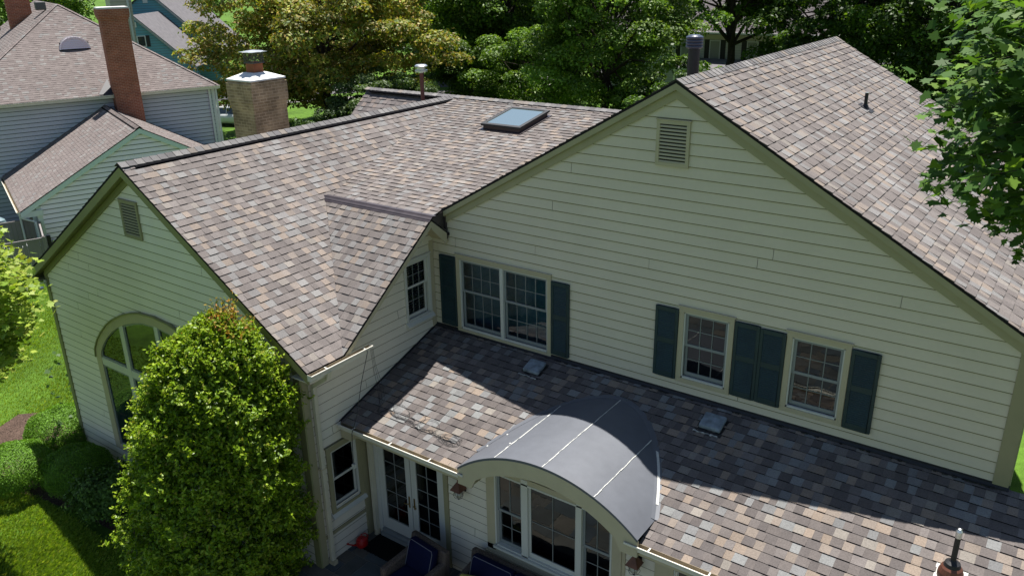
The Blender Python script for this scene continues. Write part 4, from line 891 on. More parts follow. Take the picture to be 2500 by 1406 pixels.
def chair(name, label, cat, loc, rz, wd, seats, dpt=.82):
    t = thing(name, label, cat, loc, rz); wk = MB(); hw = wd/2; aw = .13
    # local: x across, y back(+) .. front(-)
    wk.box(-hw, hw, -dpt/2, dpt/2, .16, .30); 
    o = wk.build('base', M['wicker'], t, bevel=.02)
    for s in (-1, 1):
        a = MB(); xa, xb = (s*hw, s*(hw-aw)) if s < 0 else (s*(hw-aw), s*hw); TT = lambda p: Vector((p[0], p[1], p[2]))
        a.prism([(-dpt/2, .10), (dpt/2, .10), (dpt/2, .70), (.0, .64), (-dpt/2, .60)], xa, xb, T=lambda p: Vector((p[2], p[0], p[1]))); a.build('armrest', M['wicker'], t, bevel=.035)
    b_ = MB(); b_.prism([(dpt/2-.16, .15), (dpt/2+.02, .15), (dpt/2+.08, .90), (dpt/2-.04, .92)], -hw, hw, T=lambda p: Vector((p[2], p[0], p[1]))); b_.build('backrest', M['wicker'], t, bevel=.03)
    for sx in (-1, 1):
        for sy in (-1, 1): l = MB(); l.box(sx*(hw-.07)-.025, sx*(hw-.07)+.025, sy*(dpt/2-.07)-.025, sy*(dpt/2-.07)+.025, 0, .16); l.build('leg', M['wicker'], t)
    iw = (wd-2*aw)/seats
    for i in range(seats):
        a = -hw+aw+i*iw; c = MB(); c.box(a+.008, a+iw-.008, -dpt/2+.0, dpt/2-.20, .30, .45); co = c.build('seat_cushion', M['navy'], t, bevel=.04)
        bk = MB(); bk.prism([(dpt/2-.36, .45), (dpt/2-.17, .43), (dpt/2-.05, .93), (dpt/2-.20, .96)], a+.008, a+iw-.008, T=lambda p: Vector((p[2], p[0], p[1]))); bo = bk.build('back_cushion', M['navy'], t, bevel=.045)
        pp = MB(); y_ = lambda z: dpt/2-.36+(z-.45)/.51*.16-.002; x0, x1 = a+.03, a+iw-.03; pp.tube([(x0, y_(.47), .47), (x0, y_(.90), .90), (x0+.03, y_(.945)+.01, .94), (x1-.03, y_(.945)+.01, .94), (x1, y_(.90), .90), (x1, y_(.47), .47)], .007, 5); pp.build('piping', M['piping'], bo)
    return t
chair('armchair', 'brown wicker armchair with navy blue cushions in front of the french doors', 'armchair', (1.93, -3.16, 0), math.radians(-7), .92, 1)
chair('loveseat', 'long brown wicker sofa with navy blue cushions under the picture window', 'sofa', (3.75, -2.86, 0), math.radians(0), 2.05, 2)
p = MB(); p.box(-.17, .17, -.05, .05, -.17, .17); o = p.build('pillow', M['yellow'], bevel=.045); o.location = (3.02, -2.97, .60); o.rotation_euler = (-.5, 0, .35); tag(o, 'small yellow pillow on the left seat of the navy sofa', 'pillow')
def watering_can():
    t = thing('watering_can', 'red plastic watering can on the patio beside the wall', 'watering can', (.17, -2.74, 0), math.radians(-105)); b_ = MB()
    b_.lathe([(.10, 0), (.115, .04), (.12, .10), (.105, .16), (.07, .185), (.065, .19)], n=20); b_.build('body', M['red'], t, smooth=True)
    s = MB(); s.tube([(.10, 0, .06), (.18, 0, .10), (.30, 0, .18)], [.022, .016, .012], 8); s.lathe([(.012, 0), (.028, .02)], (.30, 0, .175), 10); s.build('spout', M['red'], t, smooth=True)
    h = MB(); h.tube([(.04, 0, .18), (.0, 0, .26), (-.09, 0, .25), (-.14, 0, .16), (-.115, 0, .07)], .011, 7); h.build('handle', M['red'], t, smooth=True)
watering_can()
dm = MB(); R = random.Random(1); P = []
for i in range(40):
    x = .22+.72*i/39; dm.box(x, x+.02, -2.80+R.uniform(-.02, .0), -2.30, .005, .022)
tag(dm.build('doormat', M['mat']), 'black fringed doormat outside the french doors', 'doormat')
# ------------------------------------------------------------------ bushes
def big_bush():
    rng = np.random.default_rng(5); cen = np.array([-.85, -4.95, 0]); perp = np.array([.517, .856, 0]); vd = np.array([-.856, .517, 0])
    T = thing('evergreen_bush', 'tall egg shaped bright green bush with reddish tips in front of the wing', 'bush', (float(cen[0]), float(cen[1]), GZ))
    prof = [(-0.6, -1.29, 0.89), (-0.13, -1.52, 1.04), (0.27, -1.58, 1.15), (0.9, -1.56, 1.27), (1.5, -1.51, 1.33), (2.2, -1.39, 1.36), (2.8, -1.28, 1.39), (3.37, -1.12, 1.41), (3.84, -0.97, 1.39), (4.21, -0.84, 1.29), (4.54, -0.66, 1.13), (4.82, -0.51, 1.03), (5.01, -0.25, 0.84), (5.17, 0.0, 0.64), (5.3, 0.15, 0.5)]
    pz = np.array([p[0] for p in prof]); pl = np.array([p[1] for p in prof]); pr_ = np.array([p[2] for p in prof])
    N = 80000; z = pz[0]+(pz[-1]-pz[0])*rng.random(N)**.92; th = rng.uniform(0, 2*PI, N); L_ = np.interp(z, pz, pl); R_ = np.interp(z, pz, pr_); c0 = (L_+R_)/2; r0 = (R_-L_)/2
    lump = .965+.06*np.sin(th*5+z*2.3)+.06*np.sin(th*9-z*5.1)+.06*np.sin(z*9+th*3)+.05*np.sin(th*17+z*13)+.035*np.sin(th*29-z*19)
    dep = 1-.42*rng.random(N)**2.2; dep = np.where(rng.random(N) < .10, 1+.07*rng.random(N), dep)
    rr = r0*lump*dep; x = c0+rr*np.cos(th); y = .80*rr*np.sin(th)
    sth = rng.uniform(0, 2*PI, 1500); sz_ = rng.uniform(-.6, 5.4, 1500); so_ = rng.normal(0, 1, 1500); cell = np.zeros(N, int)
    for i0 in range(0, N, 4000):
        dth = np.abs(th[i0:i0+4000, None]-sth); dth = np.minimum(dth, 2*PI-dth)*1.35; cell[i0:i0+4000] = (dth**2+(z[i0:i0+4000, None]-sz_)**2).argmin(1)
    off = so_[cell]; x = c0+(x-c0)*(1+.045*off); y = y*(1+.045*off)
    P = cen+perp*x[:, None]+vd*y[:, None]; P[:, 2] = z+rng.normal(0, .03, N)
    nrm = perp*np.cos(th)[:, None]+vd*np.sin(th)[:, None]; nrm[:, 2] = .35+.5*(z-1)/4
    m = ~((P[:, 1] > -3.68) & (P[:, 0] < .05)); P = P[m]; nrm = nrm[m]; z = z[m]; dep = dep[m]; n = len(P)
    # leafy sprays: short twigs with several leaves
    k = n//5; idx = rng.choice(n, k); tw = nrm[idx]/np.linalg.norm(nrm[idx], axis=1, keepdims=True)+rng.normal(size=(k, 3))*.45+np.array([0, 0, .5]); tw /= np.linalg.norm(tw, axis=1, keepdims=True)
    sp = np.repeat(P[idx], 6, 0)+np.repeat(tw, 6, 0)*np.tile(np.linspace(.0, .12, 6), k)[:, None]+rng.normal(size=(k*6, 3))*.012
    ok = ~((sp[:, 1] > -3.67) & (sp[:, 0] < .04)); sp = sp[ok]; tn = np.repeat(tw, 6, 0)[ok]
    A = np.concatenate([P, sp]); nn = np.concatenate([nrm/np.linalg.norm(nrm, axis=1, keepdims=True)*.8+rng.normal(size=(n, 3))*.55+np.array([0, 0, .35]), tn*.4+rng.normal(size=(len(sp), 3))*.7+np.array([0, 0, .5])])
    c1 = palcols(rng, [(0.0878, 0.1599, 0.00599), (0.1287, 0.2155, 0.00824), (0.04681, 0.09144, 0.004493), (0.1815, 0.2546, 0.01498)], [4, 4, 2, 1.2], n, .2); c1 *= (1+.16*off[m])[:, None].clip(.55, 1.5); c2 = palcols(rng, [(0.1872, 0.2873, 0.01123), (0.2575, 0.3461, 0.02621), (0.1229, 0.2089, 0.00824), (0.2634, 0.2612, 0.04118)], [4, 3, 2, .5], len(sp), .2)  # clump tint follows depth: recessed leaves darker, painting shade between sprays
    cards('foliage', A-np.array([cen[0], cen[1], GZ]), nn, rng.uniform(.045, .09, len(A)), np.concatenate([c1, c2]), RHOMB, M['leafgloss'], T, rng, curl=.25)
    # upright reddish sprig at the top
    K = 150; q = np.array([-.60, -4.52, 0])[None]+perp*rng.normal(0.0, .17, K)[:, None]+vd*rng.normal(0, .12, K)[:, None]; S_ = []; NN = []; mb = MB()
    for i in range(K):
        h = rng.uniform(.2, .62)*math.exp(-((q[i]-np.array([-.60, -4.52, 0]))@perp/.2)**2*.5)+.08; b0 = q[i].copy(); b0[2] = 4.98; ln = rng.normal(0, .10, 2)
        for t in np.linspace(.2, 1, 8): S_.append(b0+np.array([ln[0]*t, ln[1]*t, h*t])+rng.normal(0, .012, 3)); NN.append(rng.normal(0, 1, 3)+np.array([0, 0, .3]))
        mb.tube([tuple(b0-[cen[0], cen[1], GZ]), tuple(b0+np.array([ln[0], ln[1], h])-[cen[0], cen[1], GZ])], .003, 3)
    S_ = np.array(S_); c3 = palcols(rng, [(0.3432, 0.2394, 0.045), (0.396, 0.1824, 0.054), (0.264, 0.285, 0.036)], [3, 1.6, 2], len(S_), .2)
    cards('sprig', S_-np.array([cen[0], cen[1], GZ]), np.array(NN), rng.uniform(.05, .085, len(S_)), c3, RHOMB, M['leafgloss'], T, rng); mb.build('twigs', M['bark'], T)
    core = MB(); core.tube([(0, 0, 0), (0, 0, 3.8)], [.12, .03], 8)
    for i in range(40):
        a = i*2.4; zz = .5+3.6*i/40; core.tube([(0, 0, zz), (math.cos(a)*.85*(1-i/55), math.sin(a)*.6*(1-i/55)+(.0), zz+.5)], [.03, .008], 4)
    core.build('stem', M['bark'], T)
big_bush()
def round_bush(label, c, r, h, seed, pal=None, clipped=True, n=26000, ls=.035):
    rng = np.random.default_rng(seed); T = thing('round_bush', label, 'bush', (c[0], c[1], GZ), group=None)
    d_ = rng.normal(size=(n, 3)); d_ /= np.linalg.norm(d_, axis=1, keepdims=True); d_[:, 2] = np.abs(d_[:, 2])*1.0-.25*(rng.random(n) < .3)
    e = 2.6; nr = (np.abs(d_[:, 0])**e+np.abs(d_[:, 1])**e+np.abs(d_[:, 2])**e)**(-1/e); dep = 1-.22*rng.random(n)**2; lum = 1+.025*np.sin(d_[:, 0]*9+seed)+.025*np.sin(d_[:, 1]*11)
    if not clipped: dep = 1-.5*rng.random(n)**1.5; lum = 1+.14*np.sin(d_[:, 0]*7+seed)*np.sin(d_[:, 1]*8)+.08*np.sin(d_[:, 2]*12)
    P = d_*(nr*dep*lum)[:, None]*np.array([r, r*.92, h*.55]); P[:, 2] += h*.45
    m = (P[:, 2] > .02) & ~((P[:, 1]+c[1] > -3.66) & (P[:, 0]+c[0] > -8.5)); P = P[m]; dd = d_[m]
    cols = palcols(rng, pal or [(0.09652, 0.2074, 0.0121), (0.1352, 0.2799, 0.0165), (0.06757, 0.1451, 0.011)], [4, 3, 3], len(P), .22)
    cards('foliage', P, dd+rng.normal(size=dd.shape)*.45, rng.uniform(.6, 1.3, len(P))*ls, cols, QUAD*np.array([1.3, 1]), M['leafmat'], T, rng)
    s = MB()
    for k in range(9): a = k*.7; s.tube([(0, 0, 0), (math.cos(a)*r*.55, math.sin(a)*r*.5, h*.6)], [.025, .008], 4)
    s.build('stem', M['bark'], T)
round_bush('clipped round boxwood at the left edge with a sunlit top', (-8.45, -5.25), .86, 1.10, 3, n=34000, ls=.03)
round_bush('dark clipped round boxwood nearest the wing corner', (-9.2, -3.75), .90, 1.12, 4, n=34000, ls=.03)
round_bush('dark clipped boxwood between the corner boxwood and the loose shrub', (-7.15, -4.5), .78, 1.10, 6, n=34000, ls=.03)
round_bush('loose shaded leafy shrub left of the tall bush', (-5.65, -4.62), .80, 1.15, 7, pal=[(0.06435, 0.1309, 0.01925), (0.09295, 0.1771, 0.0275), (0.0429, 0.0924, 0.01375)], clipped=False, n=9000, ls=.07)
round_bush('added near black shrub standing in for shade beyond the right hand corner board', (11.5, 8.9), 1.6, 1.9, 9, pal=[(.012, .02, .006), (.02, .03, .008), (.016, .025, .007)], clipped=False, n=14000, ls=.08)  # made-up shrub, coloured near black to stand in for shade by the wall
# climbing shoots by the wing's left corner
def shoots():
    rng = np.random.default_rng(3); T = thing('leafy_shoot', 'thin leafy shoot growing up the left corner of the wing', 'plant', (-8.75, -3.1, GZ)); P = []
    for k in range(9):
        x, y = rng.normal(-.05, .12), rng.normal(0, .35); h = rng.uniform(1.2, 3.1)
        for t in np.linspace(.4, 1, 9): P.append((x-.12*t+rng.normal(0, .06), y+rng.normal(0, .08), h*t))
    P = np.array(P); cards('foliage', P, rng.normal(size=P.shape)+np.array([0, 0, .8]), rng.uniform(.09, .17, len(P)), palcols(rng, [(0.03, 0.072, 0.012), (0.048, 0.102, 0.018)], [1, 1], len(P)), MAPLE, M['leaf'], T, rng)
    m = MB(); m.tube([(0, 0, 0), (-.05, .1, 1.5), (-.15, .1, 2.9)], [.02, .012, .005], 5); m.build('stem', M['bark'], T)
shoots()
# ------------------------------------------------------------------ near trees
MPAL = [(0.05198, 0.115, 0.01906), (0.08167, 0.1624, 0.02451), (0.03713, 0.08118, 0.01633), (0.1262, 0.2165, 0.02722)]
def keepR(P): return (P[:, 2] > 4) & (P[:, 1] < -1.9)
def maple_near():
    rng = np.random.default_rng(21); R = random.Random(3); base = np.array([13.9, -3.2, GZ])
    T = thing('maple_tree', 'maple with large glossy green leaves reaching over the right hand roof edge', 'tree', tuple(base))
    tips = []; NN = []; C = []; mb = MB()
    brs = [(10.24, -5.01, 10.06), (10.28, -4.75, 10.01), (9.73, -4.0, 9.12), (9.15, -2.83, 9.22), (9.43, -5.34, 10.29), (9.38, -2.6, 9.77), (10.28, -5.2, 10.02), (9.55, -3.35, 9.03), (9.92, -3.86, 9.75), (10.31, -3.6, 9.09), (10.18, -3.61, 10.02), (10.32, -4.51, 9.1), (10.19, -4.98, 9.84), (10.02, -2.46, 8.75), (9.92, -4.79, 8.88), (9.63, -3.82, 10.11), (10.09, -3.83, 10.27), (9.5, -4.64, 9.08), (9.43, -4.57, 10.4), (9.42, -2.81, 9.42), (10.4, -4.77, 9.28), (9.7, -5.36, 9.12), (9.7, -4.87, 9.02), (9.36, -4.13, 9.54), (9.56, -3.58, 9.47), (9.44, -2.9, 9.19), (9.94, -2.36, 9.19), (9.41, -3.62, 10.12), (9.47, -2.41, 8.54), (10.02, -4.75, 10.41), (10.24, -2.33, 8.03), (9.1, -2.39, 8.93), (9.77, -3.93, 9.19), (9.79, -5.01, 9.41), (9.97, -3.18, 9.46), (9.61, -4.28, 9.51), (9.23, -4.02, 9.96), (9.84, -3.2, 10.17), (9.71, -5.11, 9.81), (10.25, -3.84, 8.43), (9.48, -4.69, 9.08), (10.04, -3.39, 9.3), (9.59, -2.58, 10.37), (10.38, -2.36, 8.64), (9.32, -3.7, 9.95), (10.37, -3.8, 8.5), (10.37, -2.97, 9.04), (10.13, -4.79, 9.92), (10.26, -2.77, 9.59), (9.32, -3.5, 9.74), (10.06, -2.5, 8.37), (10.24, -3.52, 8.89), (9.58, -3.88, 9.68), (10.2, -4.57, 9.48), (9.92, -4.56, 10.3), (9.89, -4.54, 8.9), (9.78, -4.28, 8.64), (10.29, -3.08, 8.24), (10.03, -3.55, 9.9), (9.58, -2.94, 8.44), (9.84, -2.98, 9.54), (10.49, -2.96, 8.17), (9.69, -3.28, 10.11), (9.4, -2.71, 10.19), (10.44, -5.11, 8.91), (10.24, -3.38, 9.14), (10.37, -3.37, 8.44), (10.07, -2.87, 9.59), (9.98, -4.41, 9.05), (9.52, -4.39, 9.86), (9.07, -3.16, 9.2), (9.3, -4.61, 9.77), (9.5, -2.98, 9.52), (9.29, -4.49, 10.24), (10.0, -5.06, 10.14), (9.57, -3.12, 10.29), (9.96, -4.39, 8.83), (10.19, -3.92, 8.63), (10.31, -2.31, 9.08), (9.64, -4.88, 9.85), (9.98, -3.5, 8.48), (10.26, -3.61, 9.58), (10.45, -3.25, 8.47), (10.12, -3.76, 9.69), (9.9, -3.92, 9.81), (10.03, -3.85, 10.16), (9.88, -2.5, 8.0), (9.24, -3.77, 9.81), (10.26, -3.39, 8.78), (9.61, -5.29, 10.23), (10.26, -4.32, 9.75), (10.02, -4.96, 9.21), (9.81, -5.01, 10.12), (10.38, -5.07, 9.39), (9.9, -2.34, 8.95), (10.24, -3.38, 9.67), (9.36, -4.67, 9.53), (9.51, -4.25, 9.71), (10.33, -4.43, 9.12), (9.25, -4.28, 10.36), (9.81, -4.46, 9.75), (10.14, -2.97, 8.97), (9.97, -4.59, 9.05), (9.57, -4.01, 8.65), (9.74, -3.37, 9.04), (9.72, -3.12, 9.66), (9.82, -3.99, 9.71), (9.54, -3.71, 9.43), (9.48, -4.95, 9.12), (10.21, -4.73, 9.0), (9.28, -2.67, 8.85), (9.9, -4.74, 10.36), (10.26, -3.12, 9.74), (9.9, -3.41, 8.81), (9.98, -4.38, 10.39), (9.64, -2.58, 8.3), (10.19, -5.1, 10.42), (9.58, -2.34, 9.15), (10.45, -2.59, 8.76), (9.78, -2.45, 10.05), (9.54, -3.55, 8.96), (9.36, -3.25, 8.91), (9.49, -3.24, 10.26), (9.42, -3.25, 9.91), (9.64, -3.53, 9.86), (9.2, -3.25, 9.49), (9.23, -2.9, 8.72), (10.26, -2.98, 8.96), (10.04, -4.43, 9.51), (9.57, -2.65, 9.59), (10.33, -2.71, 8.85), (10.06, -3.49, 8.29), (9.2, -2.93, 9.3), (9.39, -4.66, 9.26), (9.9, -3.55, 9.96), (9.85, -3.65, 10.0), (9.41, -2.32, 9.75), (9.19, -3.56, 10.11), (10.41, -4.16, 8.81), (10.14, -3.34, 9.6), (9.84, -3.89, 9.52), (10.23, -2.38, 9.11), (9.88, -2.47, 9.93), (9.8, -4.25, 9.24), (9.81, -3.5, 9.39), (10.23, -4.54, 10.22), (9.26, -3.44, 9.19), (9.39, -4.21, 10.27), (9.74, -4.91, 9.88), (10.1, -3.45, 9.39), (10.51, -3.92, 8.49), (10.02, -2.67, 9.33), (9.94, -3.26, 9.24), (9.77, -4.16, 9.41), (9.59, -2.91, 9.38), (9.87, -3.24, 8.32), (10.2, -3.64, 8.49), (10.08, -4.02, 8.48), (10.36, -4.29, 8.93), (9.96, -3.52, 9.31), (10.17, -3.69, 9.87), (10.07, -4.04, 9.01), (9.34, -3.7, 8.88), (9.99, -4.49, 9.21), (9.77, -3.21, 9.34), (10.11, -5.31, 9.73), (9.81, -3.59, 9.33), (9.58, -4.38, 9.57), (9.9, -5.09, 9.61), (9.58, -4.37, 10.18), (9.97, -3.56, 9.33), (9.75, -3.3, 8.65), (9.37, -3.66, 9.47), (10.34, -4.94, 9.3), (10.51, -4.27, 8.75), (9.83, -3.66, 8.71), (10.44, -4.47, 8.85), (10.15, -3.56, 9.97), (9.13, -2.52, 10.04), (9.67, -4.5, 9.7), (9.49, -3.86, 10.26), (10.0, -4.44, 9.81), (10.46, -3.61, 8.37), (9.63, -3.47, 10.19), (9.62, -3.15, 8.94), (10.23, -5.27, 8.75), (9.93, -3.71, 9.12), (9.92, -5.09, 10.4), (10.03, -4.28, 10.16), (10.27, -3.35, 8.5), (10.41, -2.56, 8.09), (9.37, -3.45, 9.29), (9.43, -5.05, 9.69), (10.23, -2.51, 9.79), (9.84, -3.04, 8.36), (9.65, -2.38, 10.0), (10.48, -3.45, 8.77), (10.07, -3.76, 9.88), (10.19, -4.48, 9.28), (10.08, -3.54, 10.12), (9.76, -3.16, 10.34), (9.39, -4.55, 8.92), (10.06, -4.33, 9.04), (10.34, -3.25, 9.45), (10.33, -3.46, 8.83), (10.17, -3.75, 9.32), (10.28, -5.4, 8.86), (10.18, -5.04, 9.96), (9.61, -3.25, 10.36), (10.54, -3.46, 8.34), (9.77, -2.77, 8.76), (9.28, -2.55, 9.59), (9.43, -3.65, 9.95), (9.62, -4.48, 10.04), (10.2, -3.59, 8.92), (9.8, -3.08, 8.41), (9.49, -4.4, 10.24), (9.9, -4.23, 8.65), (10.39, -2.83, 8.92), (10.03, -2.91, 8.56), (9.65, -4.42, 9.34), (9.41, -3.85, 9.88), (9.36, -3.91, 9.61), (9.64, -2.74, 10.25), (9.86, -3.06, 10.03), (9.61, -3.78, 9.0), (10.27, -5.01, 9.49), (10.01, -3.81, 8.64), (10.16, -5.05, 9.99), (10.18, -3.36, 9.19)]
    P = []; NV = []
    for (x, y, z) in brs:
        s = Vector((x+1.3, y+.1+rng.normal(0, .3), z-.25)); e = Vector((x, y, z)); mid = s.lerp(e, .5)+Vector((0, 0, .35)); mb.tube([s-Vector(base), mid-Vector(base), (e-Vector(base))], [.010, .007, .002], 4)
        L = (e-s).length; nlf = 60
        for k in range(nlf):
            t = rng.random()**.8; p = (s.lerp(mid, t*2) if t < .5 else mid.lerp(e, t*2-1)); sp = .85*(1-.55*t)
            q = np.array(p)+rng.normal(0, 1, 3)*np.array([.17, .17, .07])*(.6+sp*.4); q[2] -= .10*abs(rng.normal()); P.append(q); NV.append(rng.normal(0, 1, 3)*.42+np.array([-.15, -.2, 1.]))
    P = np.array(P); NV = np.array(NV); m = keepR(P); P = P[m]; NV = NV[m]
    cards('crown', P-base, NV, rng.uniform(.08, .145, len(P)), palcols(rng, MPAL, [4, 3, 2, 1.3], len(P), .2), MAPLE, M['mapleleaf'], T, rng, curl=.22)
    mb.tube([(0, 0, 0), (-.1, -.1, 4), (-.4, -.4, 8), (-.5, -.5, 12.5)], [.3, .24, .16, .05], 10); mb.build('trunk', M['bark'], T, smooth=True)
maple_near()
def maple_left():
    rng = np.random.default_rng(31); base = np.array([-9.6, -7.2, GZ]); T = thing('maple_sapling', 'small bright light green leafed tree at the left edge of the picture', 'tree', tuple(base)); mb = MB(); P = []; NV = []
    tips = []
    tips = [(-5.84, -6.14, 5.69), (-5.86, -6.14, 5.92), (-6.73, -6.02, 3.79), (-4.87, -6.4, 5.85), (-6.33, -6.22, 3.87), (-5.0, -5.73, 4.56), (-7.87, -5.95, 3.07), (-4.38, -6.34, 4.81), (-7.82, -5.66, 4.37), (-4.84, -6.23, 4.07), (-6.26, -5.71, 3.31), (-5.27, -6.13, 3.96), (-4.52, -6.35, 4.99), (-2.42, -6.46, 6.28), (-4.34, -6.08, 5.84), (-4.03, -6.32, 6.2), (-5.73, -6.18, 4.53), (-6.29, -6.0, 3.96), (-6.31, -6.44, 3.63), (-3.73, -5.95, 6.06), (-4.35, -6.34, 6.04), (-7.38, -5.87, 4.59), (-6.07, -5.63, 6.14), (-6.91, -5.65, 3.57), (-3.38, -6.24, 5.16), (-3.75, -6.38, 6.29), (-5.5, -6.46, 5.58), (-4.52, -6.41, 5.68), (-5.36, -6.31, 3.59), (-5.13, -6.35, 6.38), (-5.55, -6.46, 4.55), (-7.24, -5.6, 4.43), (-4.81, -5.8, 6.11), (-5.73, -6.13, 4.99), (-3.87, -6.28, 6.64), (-6.31, -6.27, 4.84), (-4.98, -6.29, 5.88), (-6.01, -6.45, 3.83), (-6.6, -5.61, 3.11), (-4.55, -5.83, 4.63), (-5.9, -6.31, 4.96), (-6.84, -5.91, 3.18), (-5.58, -5.77, 3.89), (-4.76, -5.88, 4.97), (-9.18, -5.63, 2.28), (-6.29, -6.35, 4.35), (-5.44, -5.83, 4.47), (-5.64, -6.5, 3.76), (-9.17, -5.71, 2.45), (-2.86, -6.32, 5.51), (-6.95, -5.7, 3.93), (-5.57, -6.03, 4.07), (-6.26, -5.96, 6.18), (-3.72, -5.95, 5.35), (-5.49, -5.81, 5.94), (-8.07, -5.75, 4.18), (-7.58, -6.01, 3.36), (-3.19, -6.22, 5.85), (-5.61, -5.63, 5.59), (-6.11, -5.94, 6.0), (-5.37, -6.11, 3.81), (-6.02, -5.75, 5.66), (-2.89, -6.35, 5.85), (-6.13, -6.37, 3.74), (-5.67, -6.01, 4.91), (-4.94, -6.01, 6.47), (-3.99, -6.06, 5.33), (-6.07, -5.74, 6.0), (-4.73, -5.61, 5.39), (-4.65, -5.95, 4.73), (-4.78, -6.1, 4.27), (-3.21, -6.38, 5.95), (-6.43, -5.77, 5.93), (-4.04, -6.18, 5.68), (-6.68, -6.14, 4.32), (-7.66, -5.91, 2.91), (-4.23, -6.48, 5.86), (-4.02, -6.05, 6.23), (-4.48, -5.94, 4.63), (-7.52, -5.66, 3.22), (-5.28, -5.69, 5.16), (-5.39, -6.29, 4.44), (-5.26, -5.6, 5.37), (-5.81, -6.14, 3.66), (-6.21, -6.13, 3.8), (-5.46, -6.01, 6.36), (-4.43, -6.17, 4.67), (-7.35, -5.62, 5.49), (-4.84, -6.42, 4.93), (-6.72, -5.66, 5.31), (-4.87, -6.23, 6.15), (-8.15, -5.79, 2.68), (-6.13, -5.64, 4.08), (-3.61, -6.36, 6.12), (-5.68, -6.22, 6.14), (-7.36, -5.61, 5.6), (-4.66, -5.91, 4.49), (-5.5, -5.88, 4.21), (-5.07, -6.05, 4.37), (-5.87, -6.35, 5.01), (-6.41, -6.15, 3.57), (-4.88, -6.12, 5.61), (-6.61, -5.74, 5.67), (-6.86, -6.0, 3.56), (-3.28, -6.33, 5.61), (-7.16, -5.74, 2.98), (-4.15, -6.4, 4.42), (-4.92, -5.69, 5.53), (-7.54, -5.93, 4.11), (-7.05, -5.69, 3.93), (-6.67, -5.75, 4.17), (-4.87, -6.03, 4.49), (-5.36, -6.43, 3.63), (-5.39, -6.01, 4.3), (-5.38, -6.32, 4.78), (-4.19, -6.5, 4.47), (-5.27, -5.94, 3.9), (-3.42, -6.37, 6.75), (-5.27, -5.96, 5.57), (-5.61, -5.62, 6.17)]
    for (x, y, z) in tips:
        s = Vector((x-1.2, y-.1+rng.normal(0, .3), z-.35)); e = Vector((x, y, z)); mid = s.lerp(e, .5)+Vector((0, 0, .08)); mb.tube([s-Vector(base), mid-Vector(base), e-Vector(base)], [.012, .008, .003], 4)
        for k in range(80):
            t = rng.random()**.7; p = (s.lerp(mid, t*2) if t < .5 else mid.lerp(e, t*2-1)); P.append(np.array(p)+rng.normal(0, 1, 3)*np.array([.13, .13, .07])); NV.append(rng.normal(0, 1, 3)*.4+np.array([0, -.1, 1.]))
    P = np.array(P); NV = np.array(NV)
    cards('crown', P-base, NV, rng.uniform(.085, .15, len(P)), palcols(rng, [(0.2063, 0.2894, 0.0275), (0.2612, 0.3272, 0.0385), (0.1375, 0.2203, 0.022), (0.3025, 0.3272, 0.0605)], [4, 3, 2, 1], len(P), .18), MAPLE, M['leaf'], T, rng, curl=.15)
    mb.tube([(0, 0, 0), (.1, .1, 2.5), (.2, .2, 5.8)], [.12, .09, .03], 8); mb.build('trunk', M['bark'], T, smooth=True)
maple_left()
# ------------------------------------------------------------------ neighbour's house (local frame: x along its front, y away)
NB = thing('grey_house', 'grey blue sided neighbouring house with hip roof and tall red brick chimney', 'house', (-24.5, 3.5, -.3), math.radians(70))
def nroof(name, O, U, V, poly, seed, **k):
    O = Vector(O); U = Vector(U).normalized(); V = Vector(V).normalized(); uv = [[((Vector(p)-O).dot(U), (Vector(p)-O).dot(V)) for p in po] for po in poly]
    return shingles(name, Fr(O, U, V), uv, NB, seed=seed, pal=PAL_N, wmin=.12, wmax=.30, exp=.15, raise_=.012, var=.02, **k)
hs = .68; ez = 5.25; t0 = 6.05; E1 = 9.98; A0 = E1-2*t0
top = (E1-t0, 7.3+t0, ez+hs*t0)
FN = Fr((0, 7.7, 0), (1, 0, 0), (0, 0, 1)); FNE = Fr((0, 0, 0), (1, 0, 0), (0, 0, 1))
siding('wall', FN, [[(-3, -.4), (9.8, -.4), (9.8, 5.05), (-3, 5.05)]], M['ngrey'], NB, exp=.2, out=.022, joints=False, edge=.03)
siding('wall', Fr((9.8, 7.7, 0), (0, 1, 0), (0, 0, 1)), [[(0, -.4), (14, -.4), (14, 5.05), (0, 5.05)]], M['ngrey'], NB, exp=.2, out=.022, joints=False, edge=.03)
b = MB(); b.box(-2.9, 9.75, 7.75, 21, -.4, 5.0); b.build('back_wall', M['ngrey'], NB)
nroof('roof_slope', (A0, 7.3, ez), (1, 0, 0), (0, 1, hs), [[(A0, 7.3, ez), (E1, 7.3, ez), top]], 41)
ZR = top[2]; yb_ = 23.
nroof('roof_slope', (E1, 7.3, ez), (0, 1, 0), (-1, 0, hs), [[(E1, 7.3, ez), (E1, yb_, ez), (top[0], yb_, ZR), top]], 42)
nroof('roof_slope', (A0, yb_, ez), (0, -1, 0), (1, 0, hs), [[(A0, 7.3, ez), top, (top[0], yb_, ZR), (A0, yb_, ez)]], 43)
ridge_cap('hip_cap', (E1, 7.3, ez), top, (1, 0, -hs*.5), (0, -1, -hs*.5), .13, NB, PAL_N, 5, lift=.008, vent=False)
ridge_cap('hip_cap', (A0, 7.3, ez), top, (-1, 0, -hs*.5), (0, -1, -hs*.5), .13, NB, PAL_N, 6, lift=.008, vent=False)
b = MB(); b.box(A0, E1, 7.32, 7.7, ez-.18, ez-.16); b.box(A0, E1, 7.30, 7.32, ez-.18, ez-.03); b.box(9.84, 9.98, 7.32, yb_, ez-.18, ez-.16); b.build('eave_soffit', M['nwhite'], NB)
gutter('gutter', (A0, 7.295, ez+.0), (4.85, 7.295, ez+.0), (0, -1, 0), NB, hang=0, w=.13, h=.14); gutter('gutter', (6.08, 7.295, ez), (E1+.05, 7.295, ez), (0, -1, 0), NB, hang=0, w=.13, h=.14)
